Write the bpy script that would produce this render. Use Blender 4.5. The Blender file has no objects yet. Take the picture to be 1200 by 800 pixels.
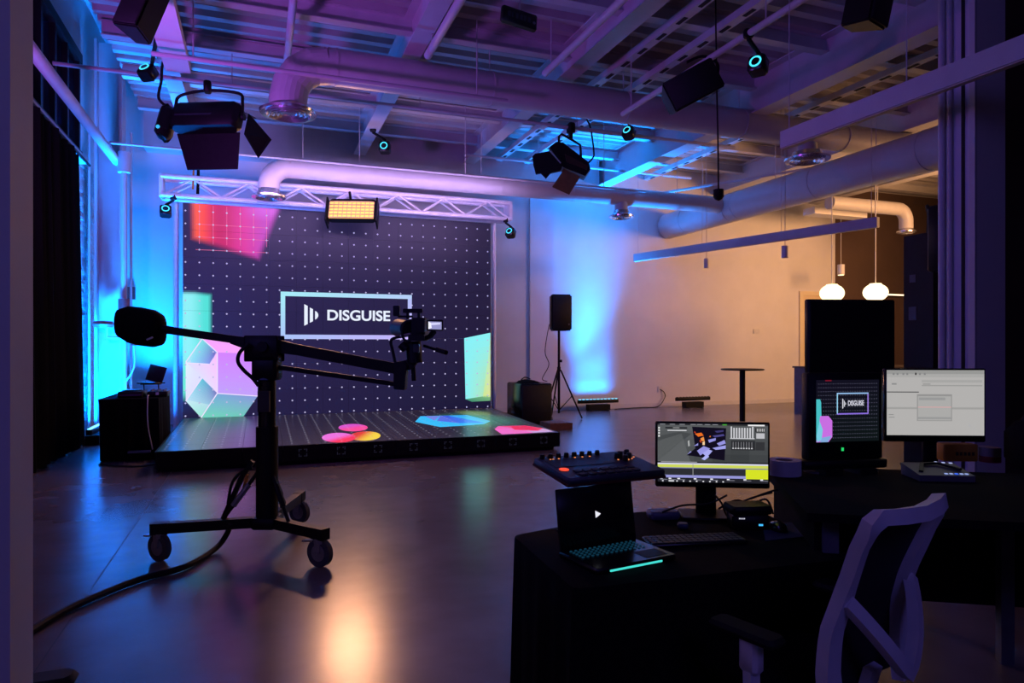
import bpy, bmesh, math, random
from mathutils import Vector, Matrix
random.seed(7)
SC = bpy.context.scene
COL = SC.collection
PI = math.pi
def R(d): return math.radians(d)
def lin(r, g, b):
    f = lambda v: (v/255/12.92) if v/255 <= 0.04045 else ((v/255+0.055)/1.055)**2.4
    return (f(r), f(g), f(b))

# ------------------------------------------------------------------ camera
YAW = R(20.482)                       # the room's axes: x along the far wall, y towards it
CY, SY = math.cos(YAW), math.sin(YAW)
EYE = 1.6
cam = bpy.data.cameras.new('camera'); cam.lens = 24; cam.sensor_width = 36; cam.shift_y = 0.005
cam.clip_start = 0.05; cam.clip_end = 100
camo = bpy.data.objects.new('camera', cam); COL.objects.link(camo)
camo.location = (0, 0, EYE); camo.rotation_euler = (PI/2, 0, -YAW)
SC.camera = camo

# ------------------------------------------------------------------ world, exposure
W = bpy.data.worlds.new('dark_world'); SC.world = W; W.use_nodes = True
W.node_tree.nodes['Background'].inputs[0].default_value = (0.10, 0.08, 0.30, 1)
W.node_tree.nodes['Background'].inputs[1].default_value = 0.01
SC.view_settings.view_transform = 'Standard'; SC.view_settings.look = 'None'
SC.view_settings.exposure = 0.0; SC.view_settings.gamma = 1.0; SC.view_settings.use_curve_mapping = False

# ------------------------------------------------------------------ lamps of the room, and unseen added ones
def area(name, loc, target, sx, sy, power, color, spread=180):
    L = bpy.data.lights.new(name, 'AREA'); L.shape = 'RECTANGLE'; L.size = sx; L.size_y = sy
    L.energy = power; L.color = color; L.spread = R(spread)
    o = bpy.data.objects.new(name, L); COL.objects.link(o); o.location = loc
    d = Vector(target) - Vector(loc)
    o.rotation_euler = d.to_track_quat('-Z', 'Y').to_euler()
    return o
def spot(name, loc, target, power, color, angle, blend=0.4, r=0.1):
    L = bpy.data.lights.new(name, 'SPOT'); L.energy = power; L.color = color
    L.spot_size = R(angle); L.spot_blend = blend; L.shadow_soft_size = r
    o = bpy.data.objects.new(name, L); COL.objects.link(o); o.location = loc
    d = Vector(target) - Vector(loc)
    o.rotation_euler = d.to_track_quat('-Z', 'Y').to_euler()
    return o
BLUE = (0.0, 0.23, 1.0); VIOLET = (0.50, 0.11, 1.0); WARM = (1.0, 0.47, 0.20)
area('left_batten_light', (-2.50, 12.95, 0.32), (-2.10, 14.8, 6), 0.9, 0.08, 400, (0, .17, 1), 150)
area('left_batten_high', (-2.50, 12.95, 0.32), (-2.42, 13.55, 6.8), 0.9, 0.08, 170, (0, .20, 1), 42)
area('corner_blue_fill', (-1.80, 14.6, 0.32), (-2.05, 15.6, 3.2), 0.6, 0.08, 95, (0, .20, 1), 66)  # unseen blue light added behind the draped table; no batten stands there
area('right_batten_low', (8.0, 15.22, 0.31), (8.0, 15.60, 0.70), 0.9, 0.06, 9, BLUE, 75)
area('right_batten_mid', (8.0, 15.22, 0.31), (8.0, 15.60, 1.5), 0.9, 0.06, 10, BLUE, 40)
area('right_batten_high', (8.0, 15.22, 0.31), (8.0, 15.50, 4.5), 0.9, 0.06, 18, BLUE, 30)
area('right_batten_spill', (8.0, 15.20, 0.31), (7.7, 14.2, 6), 1.0, 0.06, 360, BLUE, 54)
area('violet_wash_left', (-2.2, 7.2, 3.1), (2.0, 11.0, 6.2), 0.5, 0.5, 86, VIOLET, 150)
area('lilac_truss_fill', (1.9, 12.1, 4.25), (1.9, 13.4, 4.5), 5.4, 0.15, 62, (0.68, 0.42, 1.0), 150)  # unseen strip added to brighten truss and slim duct; no lamp hangs there
area('violet_side_light', (-2.3, 3.0, 3.6), (6.0, 6.0, 3.5), 1.5, 1.5, 26, (0.17, 0.13, 1.0), 105)
area('violet_house_light', (1.0, -2.5, 4.0), (0.0, 4.0, 1.2), 2.0, 1.5, 23, (0.20, 0.16, 1.0), 160)
area('kitchen_light', (15.5, 9.0, 4.2), (11.5, 15.6, 2.8), 3.0, 1.5, 340, WARM, 155)

# ------------------------------------------------------------------ materials (all procedural)
MATS = {}
def mat(name, color, rough=0.5, metal=0.0, var=0.15, scale=12.0, bump=0.0, bscale=60.0, spec=0.5, emit=None, estr=0.0, coat=0.0):
    if name in MATS: return MATS[name]
    m = bpy.data.materials.new(name); m.use_nodes = True; MATS[name] = m
    nt = m.node_tree; b = nt.nodes['Principled BSDF']
    tc = nt.nodes.new('ShaderNodeTexCoord')
    nz = nt.nodes.new('ShaderNodeTexNoise'); nz.inputs['Scale'].default_value = scale; nz.inputs['Detail'].default_value = 4
    nt.links.new(tc.outputs['Object'], nz.inputs['Vector'])
    cr = nt.nodes.new('ShaderNodeValToRGB')
    cr.color_ramp.elements[0].position = 0.3; cr.color_ramp.elements[1].position = 0.7
    cr.color_ramp.elements[0].color = (*[c*(1-var) for c in color], 1)
    cr.color_ramp.elements[1].color = (*[min(1, c*(1+var)) for c in color], 1)
    nt.links.new(nz.outputs['Fac'], cr.inputs['Fac']); nt.links.new(cr.outputs['Color'], b.inputs['Base Color'])
    b.inputs['Roughness'].default_value = rough; b.inputs['Metallic'].default_value = metal
    b.inputs['Specular IOR Level'].default_value = spec
    b.inputs['Coat Weight'].default_value = coat
    if bump:
        n2 = nt.nodes.new('ShaderNodeTexNoise'); n2.inputs['Scale'].default_value = bscale
        nt.links.new(tc.outputs['Object'], n2.inputs['Vector'])
        bp = nt.nodes.new('ShaderNodeBump'); bp.inputs['Strength'].default_value = bump; bp.inputs['Distance'].default_value = 0.01
        nt.links.new(n2.outputs['Fac'], bp.inputs['Height']); nt.links.new(bp.outputs['Normal'], b.inputs['Normal'])
    if emit:
        b.inputs['Emission Color'].default_value = (*emit, 1); b.inputs['Emission Strength'].default_value = estr
    return m
def attr_mat(name, strength=1.0, rough=0.4, base=0.012):
    if name in MATS: return MATS[name]
    m = bpy.data.materials.new(name); m.use_nodes = True; MATS[name] = m
    nt = m.node_tree; b = nt.nodes['Principled BSDF']
    a = nt.nodes.new('ShaderNodeAttribute'); a.attribute_name = 'Col'
    nt.links.new(a.outputs['Color'], b.inputs['Emission Color'])
    b.inputs['Emission Strength'].default_value = strength
    b.inputs['Base Color'].default_value = (base, base, base, 1); b.inputs['Roughness'].default_value = rough
    return m
def floor_mat():
    m = bpy.data.materials.new('polished_concrete'); m.use_nodes = True
    nt = m.node_tree; b = nt.nodes['Principled BSDF']
    tc = nt.nodes.new('ShaderNodeTexCoord')
    n1 = nt.nodes.new('ShaderNodeTexNoise'); n1.inputs['Scale'].default_value = 0.6; n1.inputs['Detail'].default_value = 5
    n2 = nt.nodes.new('ShaderNodeTexNoise'); n2.inputs['Scale'].default_value = 2.5; n2.inputs['Detail'].default_value = 4
    for n in (n1, n2): nt.links.new(tc.outputs['Object'], n.inputs['Vector'])
    mx = nt.nodes.new('ShaderNodeMix'); mx.inputs[0].default_value = 0.4
    nt.links.new(n1.outputs['Fac'], mx.inputs[2]); nt.links.new(n2.outputs['Fac'], mx.inputs[3])
    cr = nt.nodes.new('ShaderNodeValToRGB')
    cr.color_ramp.elements[0].position = 0.35; cr.color_ramp.elements[1].position = 0.68
    cr.color_ramp.elements[0].color = (0.12, 0.10, 0.097, 1); cr.color_ramp.elements[1].color = (0.205, 0.175, 0.17, 1)
    nt.links.new(mx.outputs[0], cr.inputs['Fac']); nt.links.new(cr.outputs['Color'], b.inputs['Base Color'])
    rr = nt.nodes.new('ShaderNodeMapRange'); rr.inputs[3].default_value = 0.21; rr.inputs[4].default_value = 0.27
    nt.links.new(n2.outputs['Fac'], rr.inputs[0]); nt.links.new(rr.outputs[0], b.inputs['Roughness'])
    bp = nt.nodes.new('ShaderNodeBump'); bp.inputs['Strength'].default_value = 0.006; bp.inputs['Distance'].default_value = 0.01
    nt.links.new(n2.outputs['Fac'], bp.inputs['Height']); nt.links.new(bp.outputs['Normal'], b.inputs['Normal'])
    b.inputs['Specular IOR Level'].default_value = 0.5
    MATS['floor'] = m
    return m
M_FLOOR = floor_mat()
M_WALL = mat('white_wall_paint', (0.70, 0.69, 0.68), 0.75, var=0.03, scale=2, bump=0.05)
M_DARKWALL = mat('brown_wall_paint', (0.10, 0.062, 0.045), 0.8, var=0.06, scale=2)
M_DECK = mat('grey_white_deck_paint', (0.42, 0.40, 0.40), 0.6, var=0.06, scale=3)
M_STEEL = mat('white_steel_paint', (0.52, 0.51, 0.52), 0.5, var=0.05, scale=4)
M_DUCT = mat('white_duct_paint', (0.50, 0.49, 0.50), 0.45, var=0.03, scale=5, bump=0.04, bscale=20)
M_GALV = mat('bright_diffuser_metal', (0.7, 0.7, 0.72), 0.22, 0.9, var=0.1)
M_BRICK = mat('painted_brick', (0.55, 0.54, 0.54), 0.8, var=0.22, scale=5, bump=0.3, bscale=40)
M_BLACK = mat('black_powder_coat', (0.006, 0.006, 0.0065), 0.5, var=0.2, bump=0.08, bscale=200, spec=0.22)
M_BLACKGLOSS = mat('black_gloss_plastic', (0.008, 0.008, 0.009), 0.25, var=0.2, spec=0.4)
M_CLOTH = mat('black_cloth', (0.006, 0.006, 0.007), 0.95, var=0.3, scale=60, bump=0.25, bscale=250, spec=0.1)
M_RUBBER = mat('black_rubber', (0.010, 0.010, 0.010), 0.7, var=0.2, spec=0.3)
M_GREYMETAL = mat('grey_caster_metal', (0.30, 0.31, 0.33), 0.4, 0.6, var=0.15)
M_SILVER = mat('bare_metal', (0.65, 0.65, 0.66), 0.3, 0.9, var=0.1)
M_WHEEL = mat('grey_caster_rubber', (0.06, 0.065, 0.075), 0.6, var=0.2)
M_TRUSS = mat('truss_aluminium', (0.82, 0.81, 0.83), 0.42, 0.1, var=0.06)
M_GLASS = mat('dusk_window_glass', (0.012, 0.02, 0.07), 0.08, var=0.3, scale=1.5)
M_RED = mat('red_valve_paint', (0.32, 0.03, 0.03), 0.5)
M_ORANGE = mat('orange_strap', (0.55, 0.22, 0.02), 0.8)
M_WOOD = mat('brown_plywood', (0.20, 0.085, 0.045), 0.6, var=0.25, scale=8)
M_WHITEPL = mat('white_plastic', (0.62, 0.62, 0.63), 0.5, var=0.04)
M_PADGREY = mat('dark_grey_pad', (0.02, 0.022, 0.03), 0.6)
M_SCREEN = attr_mat('screen_image', 1.0, 0.35)
M_WALLSCREEN = attr_mat('led_wall_image', 1.0, 0.5, 0.006)
M_FLOORSCREEN = attr_mat('led_floor_image', 1.0, 0.3, 0.02)
def glow(name, rgb, s): return mat(name, (0.02, 0.02, 0.02), 0.5, emit=lin(*rgb), estr=s)
M_CYANRING = glow('cyan_ring_light', (70, 220, 250), 1.3)
M_WARMGLOW = glow('warm_globe_light', (255, 224, 170), 2.6)

# ------------------------------------------------------------------ mesh building
class MB:
    def __init__(s): s.v = []; s.f = []; s.c = []; s.col = None
    def add(s, vs, fs, col=None):
        o = len(s.v); s.v += [Vector(v) for v in vs]
        s.f += [tuple(i+o for i in f) for f in fs]
        s.c += [col or s.col or (1, 1, 1)]*len(fs)
        return s
    def box(s, c, d, rz=0, rot=None, col=None):
        x, y, z = d[0]/2, d[1]/2, d[2]/2
        m = rot if rot is not None else Matrix.Rotation(rz, 3, 'Z')
        vs = [Vector(c)+m @ Vector(p) for p in ((-x,-y,-z),(x,-y,-z),(x,y,-z),(-x,y,-z),(-x,-y,z),(x,-y,z),(x,y,z),(-x,y,z))]
        return s.add(vs, [(0,3,2,1),(4,5,6,7),(0,1,5,4),(1,2,6,5),(2,3,7,6),(3,0,4,7)], col)
    def bb(s, x0, x1, y0, y1, z0, z1, col=None):
        return s.box(((x0+x1)/2, (y0+y1)/2, (z0+z1)/2), (x1-x0, y1-y0, z1-z0), col=col)
    def cbox(s, c, d, ch=0.01, rz=0, rot=None):
        # box with chamfered upright and top edges
        x, y, z = d[0]/2, d[1]/2, d[2]/2; ch = min(ch, x*.9, y*.9, z*.9)
        m = rot if rot is not None else Matrix.Rotation(rz, 3, 'Z')
        def ring(a, b, zz): return [(-a+ch,-b,zz),(a-ch,-b,zz),(a,-b+ch,zz),(a,b-ch,zz),(a-ch,b,zz),(-a+ch,b,zz),(-a,b-ch,zz),(-a,-b+ch,zz)]
        rs = [ring(x-ch*.6, y-ch*.6, -z), ring(x, y, -z+ch), ring(x, y, z-ch), ring(x-ch*.6, y-ch*.6, z)]
        vs = [Vector(c)+m @ Vector(p) for r in rs for p in r]
        fs = [tuple(range(7, -1, -1)), tuple(range(24, 32))]
        for k in range(3):
            for i in range(8): fs.append((k*8+i, k*8+(i+1) % 8, k*8+8+(i+1) % 8, k*8+8+i))
        return s.add(vs, fs)
    def cyl(s, a, b, r0, r1=None, n=16, cap=True):
        a, b = Vector(a), Vector(b); r1 = r0 if r1 is None else r1
        d = (b-a).normalized(); u = d.orthogonal().normalized(); w = d.cross(u)
        vs = []
        for p, r in ((a, r0), (b, r1)):
            for i in range(n):
                t = 2*PI*i/n; vs.append(p+u*(r*math.cos(t))+w*(r*math.sin(t)))
        fs = [(i, (i+1) % n, n+(i+1) % n, n+i) for i in range(n)]
        if cap: fs += [tuple(range(n-1, -1, -1)), tuple(range(n, 2*n))]
        return s.add(vs, fs)
    def tube(s, pts, r, n=8, cap=True, closed=False):
        pts = [Vector(p) for p in pts]; k = len(pts); vs = []
        rr = r if isinstance(r, (list, tuple)) else [r]*k
        prev = None
        for i in range(k):
            if closed: t = pts[(i+1) % k]-pts[i-1]
            else: t = pts[min(i+1, k-1)]-pts[max(i-1, 0)]
            t.normalize()
            if prev is None: u = t.orthogonal().normalized()
            else:
                u = prev-t*prev.dot(t)
                u = u.normalized() if u.length > 1e-6 else t.orthogonal().normalized()
            prev = u; w = t.cross(u)
            for j in range(n):
                a = 2*PI*j/n; vs.append(pts[i]+u*(rr[i]*math.cos(a))+w*(rr[i]*math.sin(a)))
        fs = []
        for i in range(k if closed else k-1):
            o, q = i*n, ((i+1) % k)*n
            fs += [(o+j, o+(j+1) % n, q+(j+1) % n, q+j) for j in range(n)]
        if cap and not closed: fs += [tuple(range(n-1, -1, -1)), tuple(range((k-1)*n, k*n))]
        return s.add(vs, fs)
    def bar(s, pts, w, h, up=(0, 0, 1)):
        # rectangular section swept along pts; w across, h along up
        pts = [Vector(p) for p in pts]; k = len(pts); vs = []
        for i in range(k):
            t = (pts[min(i+1, k-1)]-pts[max(i-1, 0)]).normalized()
            a = t.cross(Vector(up)).normalized(); b = a.cross(t)
            ww = w[i] if isinstance(w, (list, tuple)) else w; hh = h[i] if isinstance(h, (list, tuple)) else h
            for e, g in ((-1,-1),(1,-1),(1,1),(-1,1)): vs.append(pts[i]+a*(e*ww/2)+b*(g*hh/2))
        fs = [(3,2,1,0), tuple((k-1)*4+i for i in range(4))]
        for i in range(k-1):
            o = i*4; fs += [(o+j, o+(j+1) % 4, o+4+(j+1) % 4, o+4+j) for j in range(4)]
        return s.add(vs, fs)
    def lathe(s, prof, c=(0, 0, 0), n=24):
        vs = []; k = len(prof)
        for r, z in prof:
            for i in range(n):
                t = 2*PI*i/n; vs.append((c[0]+r*math.cos(t), c[1]+r*math.sin(t), c[2]+z))
        fs = []
        for a in range(k-1):
            fs += [(a*n+i, a*n+(i+1) % n, (a+1)*n+(i+1) % n, (a+1)*n+i) for i in range(n)]
        if prof[0][0] > 1e-4: fs.append(tuple(range(n-1, -1, -1)))
        if prof[-1][0] > 1e-4: fs.append(tuple((k-1)*n+i for i in range(n)))
        return s.add(vs, fs)
    def torus(s, c, axis, R0, r, n=28, m=8):
        d = Vector(axis).normalized(); u = d.orthogonal().normalized(); w = d.cross(u)
        return s.tube([Vector(c)+u*(R0*math.cos(2*PI*i/n))+w*(R0*math.sin(2*PI*i/n)) for i in range(n)], r, m, closed=True)
    def prism(s, pts, ext):
        pts = [Vector(p) for p in pts]; e = Vector(ext); n = len(pts)
        vs = pts+[p+e for p in pts]
        fs = [tuple(range(n-1, -1, -1)), tuple(range(n, 2*n))]+[(i, (i+1) % n, n+(i+1) % n, n+i) for i in range(n)]
        return s.add(vs, fs)
    def build(s, name, m, parent=None, world=False, smooth=True, bevel=0.0):
        me = bpy.data.meshes.new(name)
        vs = s.v
        if world and parent is not None:
            iv = parent.matrix_basis.inverted()
            if parent.parent is not None: iv = iv @ parent.parent.matrix_basis.inverted()
            vs = [iv @ v for v in vs]
        me.from_pydata([tuple(v) for v in vs], [], s.f)
        bm = bmesh.new(); bm.from_mesh(me); bmesh.ops.recalc_face_normals(bm, faces=bm.faces)
        if bevel: bmesh.ops.bevel(bm, geom=[e for e in bm.edges if len(e.link_faces) == 2 and e.calc_face_angle() > 0.6], offset=bevel, segments=2, affect='EDGES', clamp_overlap=True)
        bm.to_mesh(me); bm.free()
        if any(c != (1, 1, 1) for c in s.c) and not bevel:
            ca = me.color_attributes.new('Col', 'FLOAT_COLOR', 'CORNER'); li = 0
            buf = []
            for p, c in zip(me.polygons, s.c):
                for q in range(p.loop_total): buf += [c[0], c[1], c[2], 1.0]
            ca.data.foreach_set('color', buf)
        if smooth:
            me.polygons.foreach_set('use_smooth', [True]*len(me.polygons)); me.set_sharp_from_angle(angle=R(38))
        me.materials.append(m)
        o = bpy.data.objects.new(name, me); COL.objects.link(o)
        if parent is not None: o.parent = parent
        return o
def thing(name, label, cat, loc=(0, 0, 0), rz=0, group=None, rot=None):
    o = bpy.data.objects.new(name, None); COL.objects.link(o); o.empty_display_size = 0.1
    o.location = loc; o.rotation_euler = rot if rot is not None else (0, 0, rz)
    o['label'] = label; o['category'] = cat
    if group: o['group'] = group
    return o
def tag(o, label, cat, group=None):
    o['label'] = label; o['category'] = cat
    if group: o['group'] = group
    return o
def struct(o): o['kind'] = 'structure'; return o
def stuff(o): o['kind'] = 'stuff'; return o
def dup(root, loc=None, rz=None, label=None):
    r = root.copy(); COL.objects.link(r)
    if loc is not None: r.location = loc
    if rz is not None: r.rotation_euler = (0, 0, rz)
    if label: r['label'] = label
    for ch in list(root.children):
        c = ch.copy(); COL.objects.link(c); c.parent = r
        for g in list(ch.children):
            d = g.copy(); COL.objects.link(d); d.parent = c
    return r
# survey helpers: a sight line (in photo pixels) met with a known depth, height or wall gives a room coordinate
def cw(X, Y, z=0.0): return Vector((CY*X+SY*Y, -SY*X+CY*Y, z))
def at(px, py, Y): return cw((px-600)/800*Y, Y, EYE-(py-406)*Y/800)
def onz(px, py, z): return at(px, py, (EYE-z)*800/(py-406))
def ony(px, py, y): return at(px, py, y/(CY-SY*(px-600)/800))
FWD = Vector((SY, CY, 0)); RGT = Vector((CY, -SY, 0)); UP = Vector((0, 0, 1))
def pp(mb, pts, Y, depth):             # solid plate of real thickness at depth Y
    return mb.prism([at(x, y, Y) for x, y in pts], FWD*depth)
def smoothpath(pts, k=6):
    pts = [Vector(p) for p in pts]; out = []
    for i in range(len(pts)-1):
        p0, p1, p2, p3 = pts[max(i-1, 0)], pts[i], pts[i+1], pts[min(i+2, len(pts)-1)]
        for j in range(k):
            t = j/k
            out.append(0.5*((2*p1)+(p2-p0)*t+(2*p0-5*p1+4*p2-p3)*t*t+(3*p1-p0-3*p2+p3)*t**3))
    return out+[pts[-1]]

# ================================================================== THE SETTING
FW = 15.6                              # far wall
LW = -2.8                              # left wall
m = MB(); m.bb(-3.2, 21.2, -4.2, 16.0, -0.12, 0.0); floor_o = struct(m.build('floor', M_FLOOR, smooth=False))
m = MB(); m.bb(-1.03, -1.022, -4, 9.7, -0.01, 0.0008); m.build('floor_joint', mat('joint_sealant', (0.02, 0.02, 0.02), 0.6), floor_o)
m = MB(); m.bb(-3.2, 16.05, FW, FW+0.3, 0, 7.7); wall_far = struct(m.build('wall_far', M_WALL, smooth=False))
m = MB(); m.bb(16.05, 21.2, FW, FW+0.3, 0, 7.7); struct(m.build('wall_far_kitchen', M_DARKWALL, smooth=False))
m = MB(); m.bb(21.0, 21.3, -4, FW, 0, 7.7); struct(m.build('wall_right', M_DARKWALL, smooth=False))
m = MB(); m.bb(-3.2, 21.2, -4.3, -4.0, 0, 7.7); struct(m.build('wall_rear', M_DARKWALL, smooth=False))
m = MB(); m.bb(LW-0.3, LW, -4, FW, 0, 4.75); m.bb(LW-0.3, LW, 13.3, FW, 4.75, 7.7); m.bb(LW-0.3, LW, -4, 13.3, 6.5, 7.7)
m.bb(LW-0.3, LW, -4, 8.9, 4.75, 6.5)
wall_left = struct(m.build('wall_left', M_WALL, smooth=False))
# painted brick face of the left wall, seen past the end of the curtain
m = MB()
for k in range(62):
    z = 0.02+k*0.076; off = 0.115 if k % 2 else 0
    for j in range(11):
        y0 = 12.95+j*0.235+off
        if y0+0.225 > FW: continue
        pr = random.uniform(0.004, 0.024)
        m.bb(LW, LW+pr, y0, y0+0.225, z, z+0.066)
stuff(m.build('brick_courses', M_BRICK, wall_left, smooth=False))
m = MB(); m.bb(-1.6, -0.542, 1.91, 2.085, 0, 6.3); struct(m.build('wall_left_partition', M_WALL, smooth=False))
# baseboards
m = MB(); m.bb(4.9, 15.5, FW-0.015, FW, 0, 0.11); struct(m.build('baseboard_far', M_WHITEPL, smooth=False))
# pilaster edge on the far wall by the LED wall
pe = ony(622, 400, FW-0.06)
m = MB(); m.bb(pe.x-0.02, pe.x+0.62, FW-0.06, FW, 0, 6.3); struct(m.build('trim_1', M_WALL, smooth=False))

# ceiling: ribbed steel deck, ribs run along x
prof = []
y = -4.0; p = 0.34
while y < FW-0.01:
    for a, z in ((0, 6.30), (0.13, 6.30), (0.17, 6.40), (0.30, 6.40)):
        if y+a < FW: prof.append((y+a, z))
    y += p
prof.append((FW, 6.30))
m = MB(); n = len(prof)
vs = [(-2.15, a, z) for a, z in prof]+[(21.0, a, z) for a, z in prof]+[(-2.15, a, 6.55) for a, z in prof]
fs = [(i, i+1, n+i+1, n+i) for i in range(n-1)]+[(i, 2*n+i, 2*n+i+1, i+1) for i in range(n-1)]
m.add(vs, fs); ceiling = struct(m.build('ceiling', M_DECK, smooth=False))
m = MB(); m.bb(-3.1, 21.0, -4, FW, 7.6, 7.7); struct(m.build('ceiling_upper', M_DECK, smooth=False))
def ibeam_y(x, y0, y1, zb, zt, w, t=0.02):
    m = MB(); m.bb(x-w/2, x+w/2, y0, y1, zb, zb+t); m.bb(x-w/2, x+w/2, y0, y1, zt-t, zt); m.bb(x-0.012, x+0.012, y0, y1, zb+t, zt-t)
    return m
def ibeam_x(y, x0, x1, zb, zt, w, t=0.015):
    m = MB(); m.bb(x0, x1, y-w/2, y+w/2, zb, zb+t); m.bb(x0, x1, y-w/2, y+w/2, zt-t, zt); m.bb(x0, x1, y-0.01, y+0.01, zb+t, zt-t)
    return m
for x, zb, w in ((-1.25, 5.84, 0.26), (2.1, 5.80, 0.26), (4.6, 5.84, 0.28), (8.15, 5.62, 0.34), (11.8, 5.75, 0.3), (15.2, 5.75, 0.3)):
    ibeam_y(x, -3.9, FW, zb, 6.30, w).build('steel_girder', M_STEEL, ceiling, smooth=False)
for y in (3.2, 5.0, 6.5, 8.1, 9.7, 11.3, 12.9, 14.5):
    ibeam_x(y, -2.1, 20.9, 6.08, 6.30, 0.16).build('purlin', M_STEEL, ceiling, smooth=False)
# paired slotted channels under the deck between two girders
for x in (5.35, 6.05, 9.6):
    m = MB(); m.bb(x-0.07, x+0.07, 4, FW, 5.98, 6.08)
    ch = m.build('slotted_channel', M_STEEL, ceiling, smooth=False)
    m = MB(); y = 4.2
    while y < 15.4: m.bb(x-0.03, x+0.03, y, y+0.2, 5.972, 5.985); y += 0.5
    stuff(m.build('slot_openings', mat('slot_shadow_gap', (0.02, 0.02, 0.02), 0.9), ch, smooth=False))
# second ceiling level at the far left: boxed beam along the far wall
m = MB(); m.bb(-2.1, 8, 15.2, FW, 5.55, 6.28); m.build('edge_beam', M_STEEL, ceiling, smooth=False)

# window high in the left wall
win = struct(thing('window_1', 'x', 'x', (LW, 0, 0))); del win['category']; del win['label']
ys = [8.95, 9.65, 10.35, 11.05, 11.75, 12.45, 13.2]
M_WFRAME = mat('black_window_frame', (0.008, 0.008, 0.01), 0.5)
m = MB(); m.bb(-0.1, 0.05, 8.9, 13.3, 4.75, 4.87); m.build('window_sill_frame', M_WFRAME, win, smooth=False)
m = MB(); m.bb(-0.1, 0.05, 8.9, 13.3, 6.34, 6.5); m.build('window_head_frame', M_WFRAME, win, smooth=False)
for y in ys:
    m = MB(); m.bb(-0.1, 0.03, y-0.045, y+0.045, 4.87, 6.34); m.build('mullion', M_WFRAME, win, smooth=False)
m = MB(); m.bb(-0.08, 0.01, 8.95, 13.2, 5.58, 5.63); m.build('glazing_bar', M_WFRAME, win, smooth=False)
for i in range(len(ys)-1):
    for z0, z1 in ((4.87, 5.58), (5.63, 6.34)):
        m = MB(); m.bb(-0.06, -0.045, ys[i]+0.045, ys[i+1]-0.045, z0, z1); m.build('window_pane', M_GLASS, win, smooth=False)
m = MB(); m.bb(LW-0.02, LW+0.14, 8.9, 13.25, 4.66, 4.74); struct(m.build('trim_2', M_STEEL, smooth=False))

# column in the far left corner
cl = struct(MB().bb(-2.62, -2.58, 13.5, 13.86, 0, 6.9).bb(-2.24, -2.2, 13.5, 13.86, 0, 6.9).bb(-2.58, -2.24, 13.66, 13.70, 0, 6.9).build('trim_3', M_STEEL, smooth=False))
# doorway casing at the right end of the far wall
d0 = ony(936, 341, FW); d1x = 15.95
dr = struct(MB().bb(d0.x, d0.x+0.12, FW-0.05, FW, 0, d0.z).bb(d1x-0.12, d1x, FW-0.05, FW, 0, d0.z).bb(d0.x+0.12, d1x-0.12, FW-0.05, FW, d0.z-0.12, d0.z).build('door_1', mat('cream_door_casing', (0.75, 0.66, 0.45), 0.6, var=.03, scale=1), smooth=False))
MB().bb(d0.x+0.12, d1x-0.12, FW-0.02, FW-0.004, 0, d0.z-0.12).build('door_panel', mat('cream_door_panel', (0.72, 0.60, 0.38), 0.6, var=.03, scale=1), dr, smooth=False)
# square column at the right
m = MB(); m.bb(5.93, 6.29, 4.19, 4.52, 0, 6.3); colr = struct(m.build('trim_4', M_WALL, smooth=False))
MB().cyl((5.9, 4.50, 0), (5.9, 4.50, 6.3), 0.028, n=12).build('column_conduit', M_STEEL, colr)
MB().cyl((5.9, 4.42, 0), (5.9, 4.42, 6.3), 0.02, n=12).build('column_conduit', M_STEEL, colr)
MB().bb(5.915, 5.93, 4.30, 4.325, 0, 6.3).build('column_joint', mat('dark_joint', (0.01, 0.01, 0.012), 0.8), colr, smooth=False)
MB().bb(5.90, 5.93, 4.19, 4.24, 0, 6.3).build('corner_guard', M_STEEL, colr, smooth=False)

m = MB(); m.bb(6.30, 12.0, 4.40, 4.52, 0, 6.3); struct(m.build('wall_right_added', M_DARKWALL, smooth=False))  # added wall, covers the kitchen-lit ceiling right of the column

# ================================================================== CURTAIN
m = MB(); N = 150; y0, y1 = 5.2, 12.45
cv = []
for i in range(N+1):
    y = y0+(y1-y0)*i/N; x = -2.62+0.06*math.sin(i*1.05)+0.025*math.sin(i*0.37+1)
    cv.append((x, y))
vs = [(x, y+.25*i/N, 0.03+0.02*math.sin(i)) for i, (x, y) in enumerate(cv)]+[(x-0.03, y, 4.62) for x, y in cv]
vs += [(x-0.02, y, z) for (x, y, z) in vs]
n = N+1
fs = [(i, i+1, n+i+1, n+i) for i in range(N)]+[(2*n+i+1, 2*n+i, 3*n+i, 3*n+i+1) for i in range(N)]+[(i, 2*n+i, 2*n+i+1, i+1) for i in range(N)]+[(n+i+1, 3*n+i+1, 3*n+i, n+i) for i in range(N)]+[(0, n, 3*n, 2*n), (N, 2*n+N, 3*n+N, n+N)]
m.add(vs, fs); tag(m.build('blackout_curtain', M_CLOTH), 'tall black pleated curtain hanging along the left wall below the window', 'curtain')
tag(MB().cyl((-2.64, 5.1, 4.645), (-2.64, 13.25, 4.645), 0.022).build('curtain_rail', M_BLACK), 'thin black rail above the black curtain', 'rail')

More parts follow.
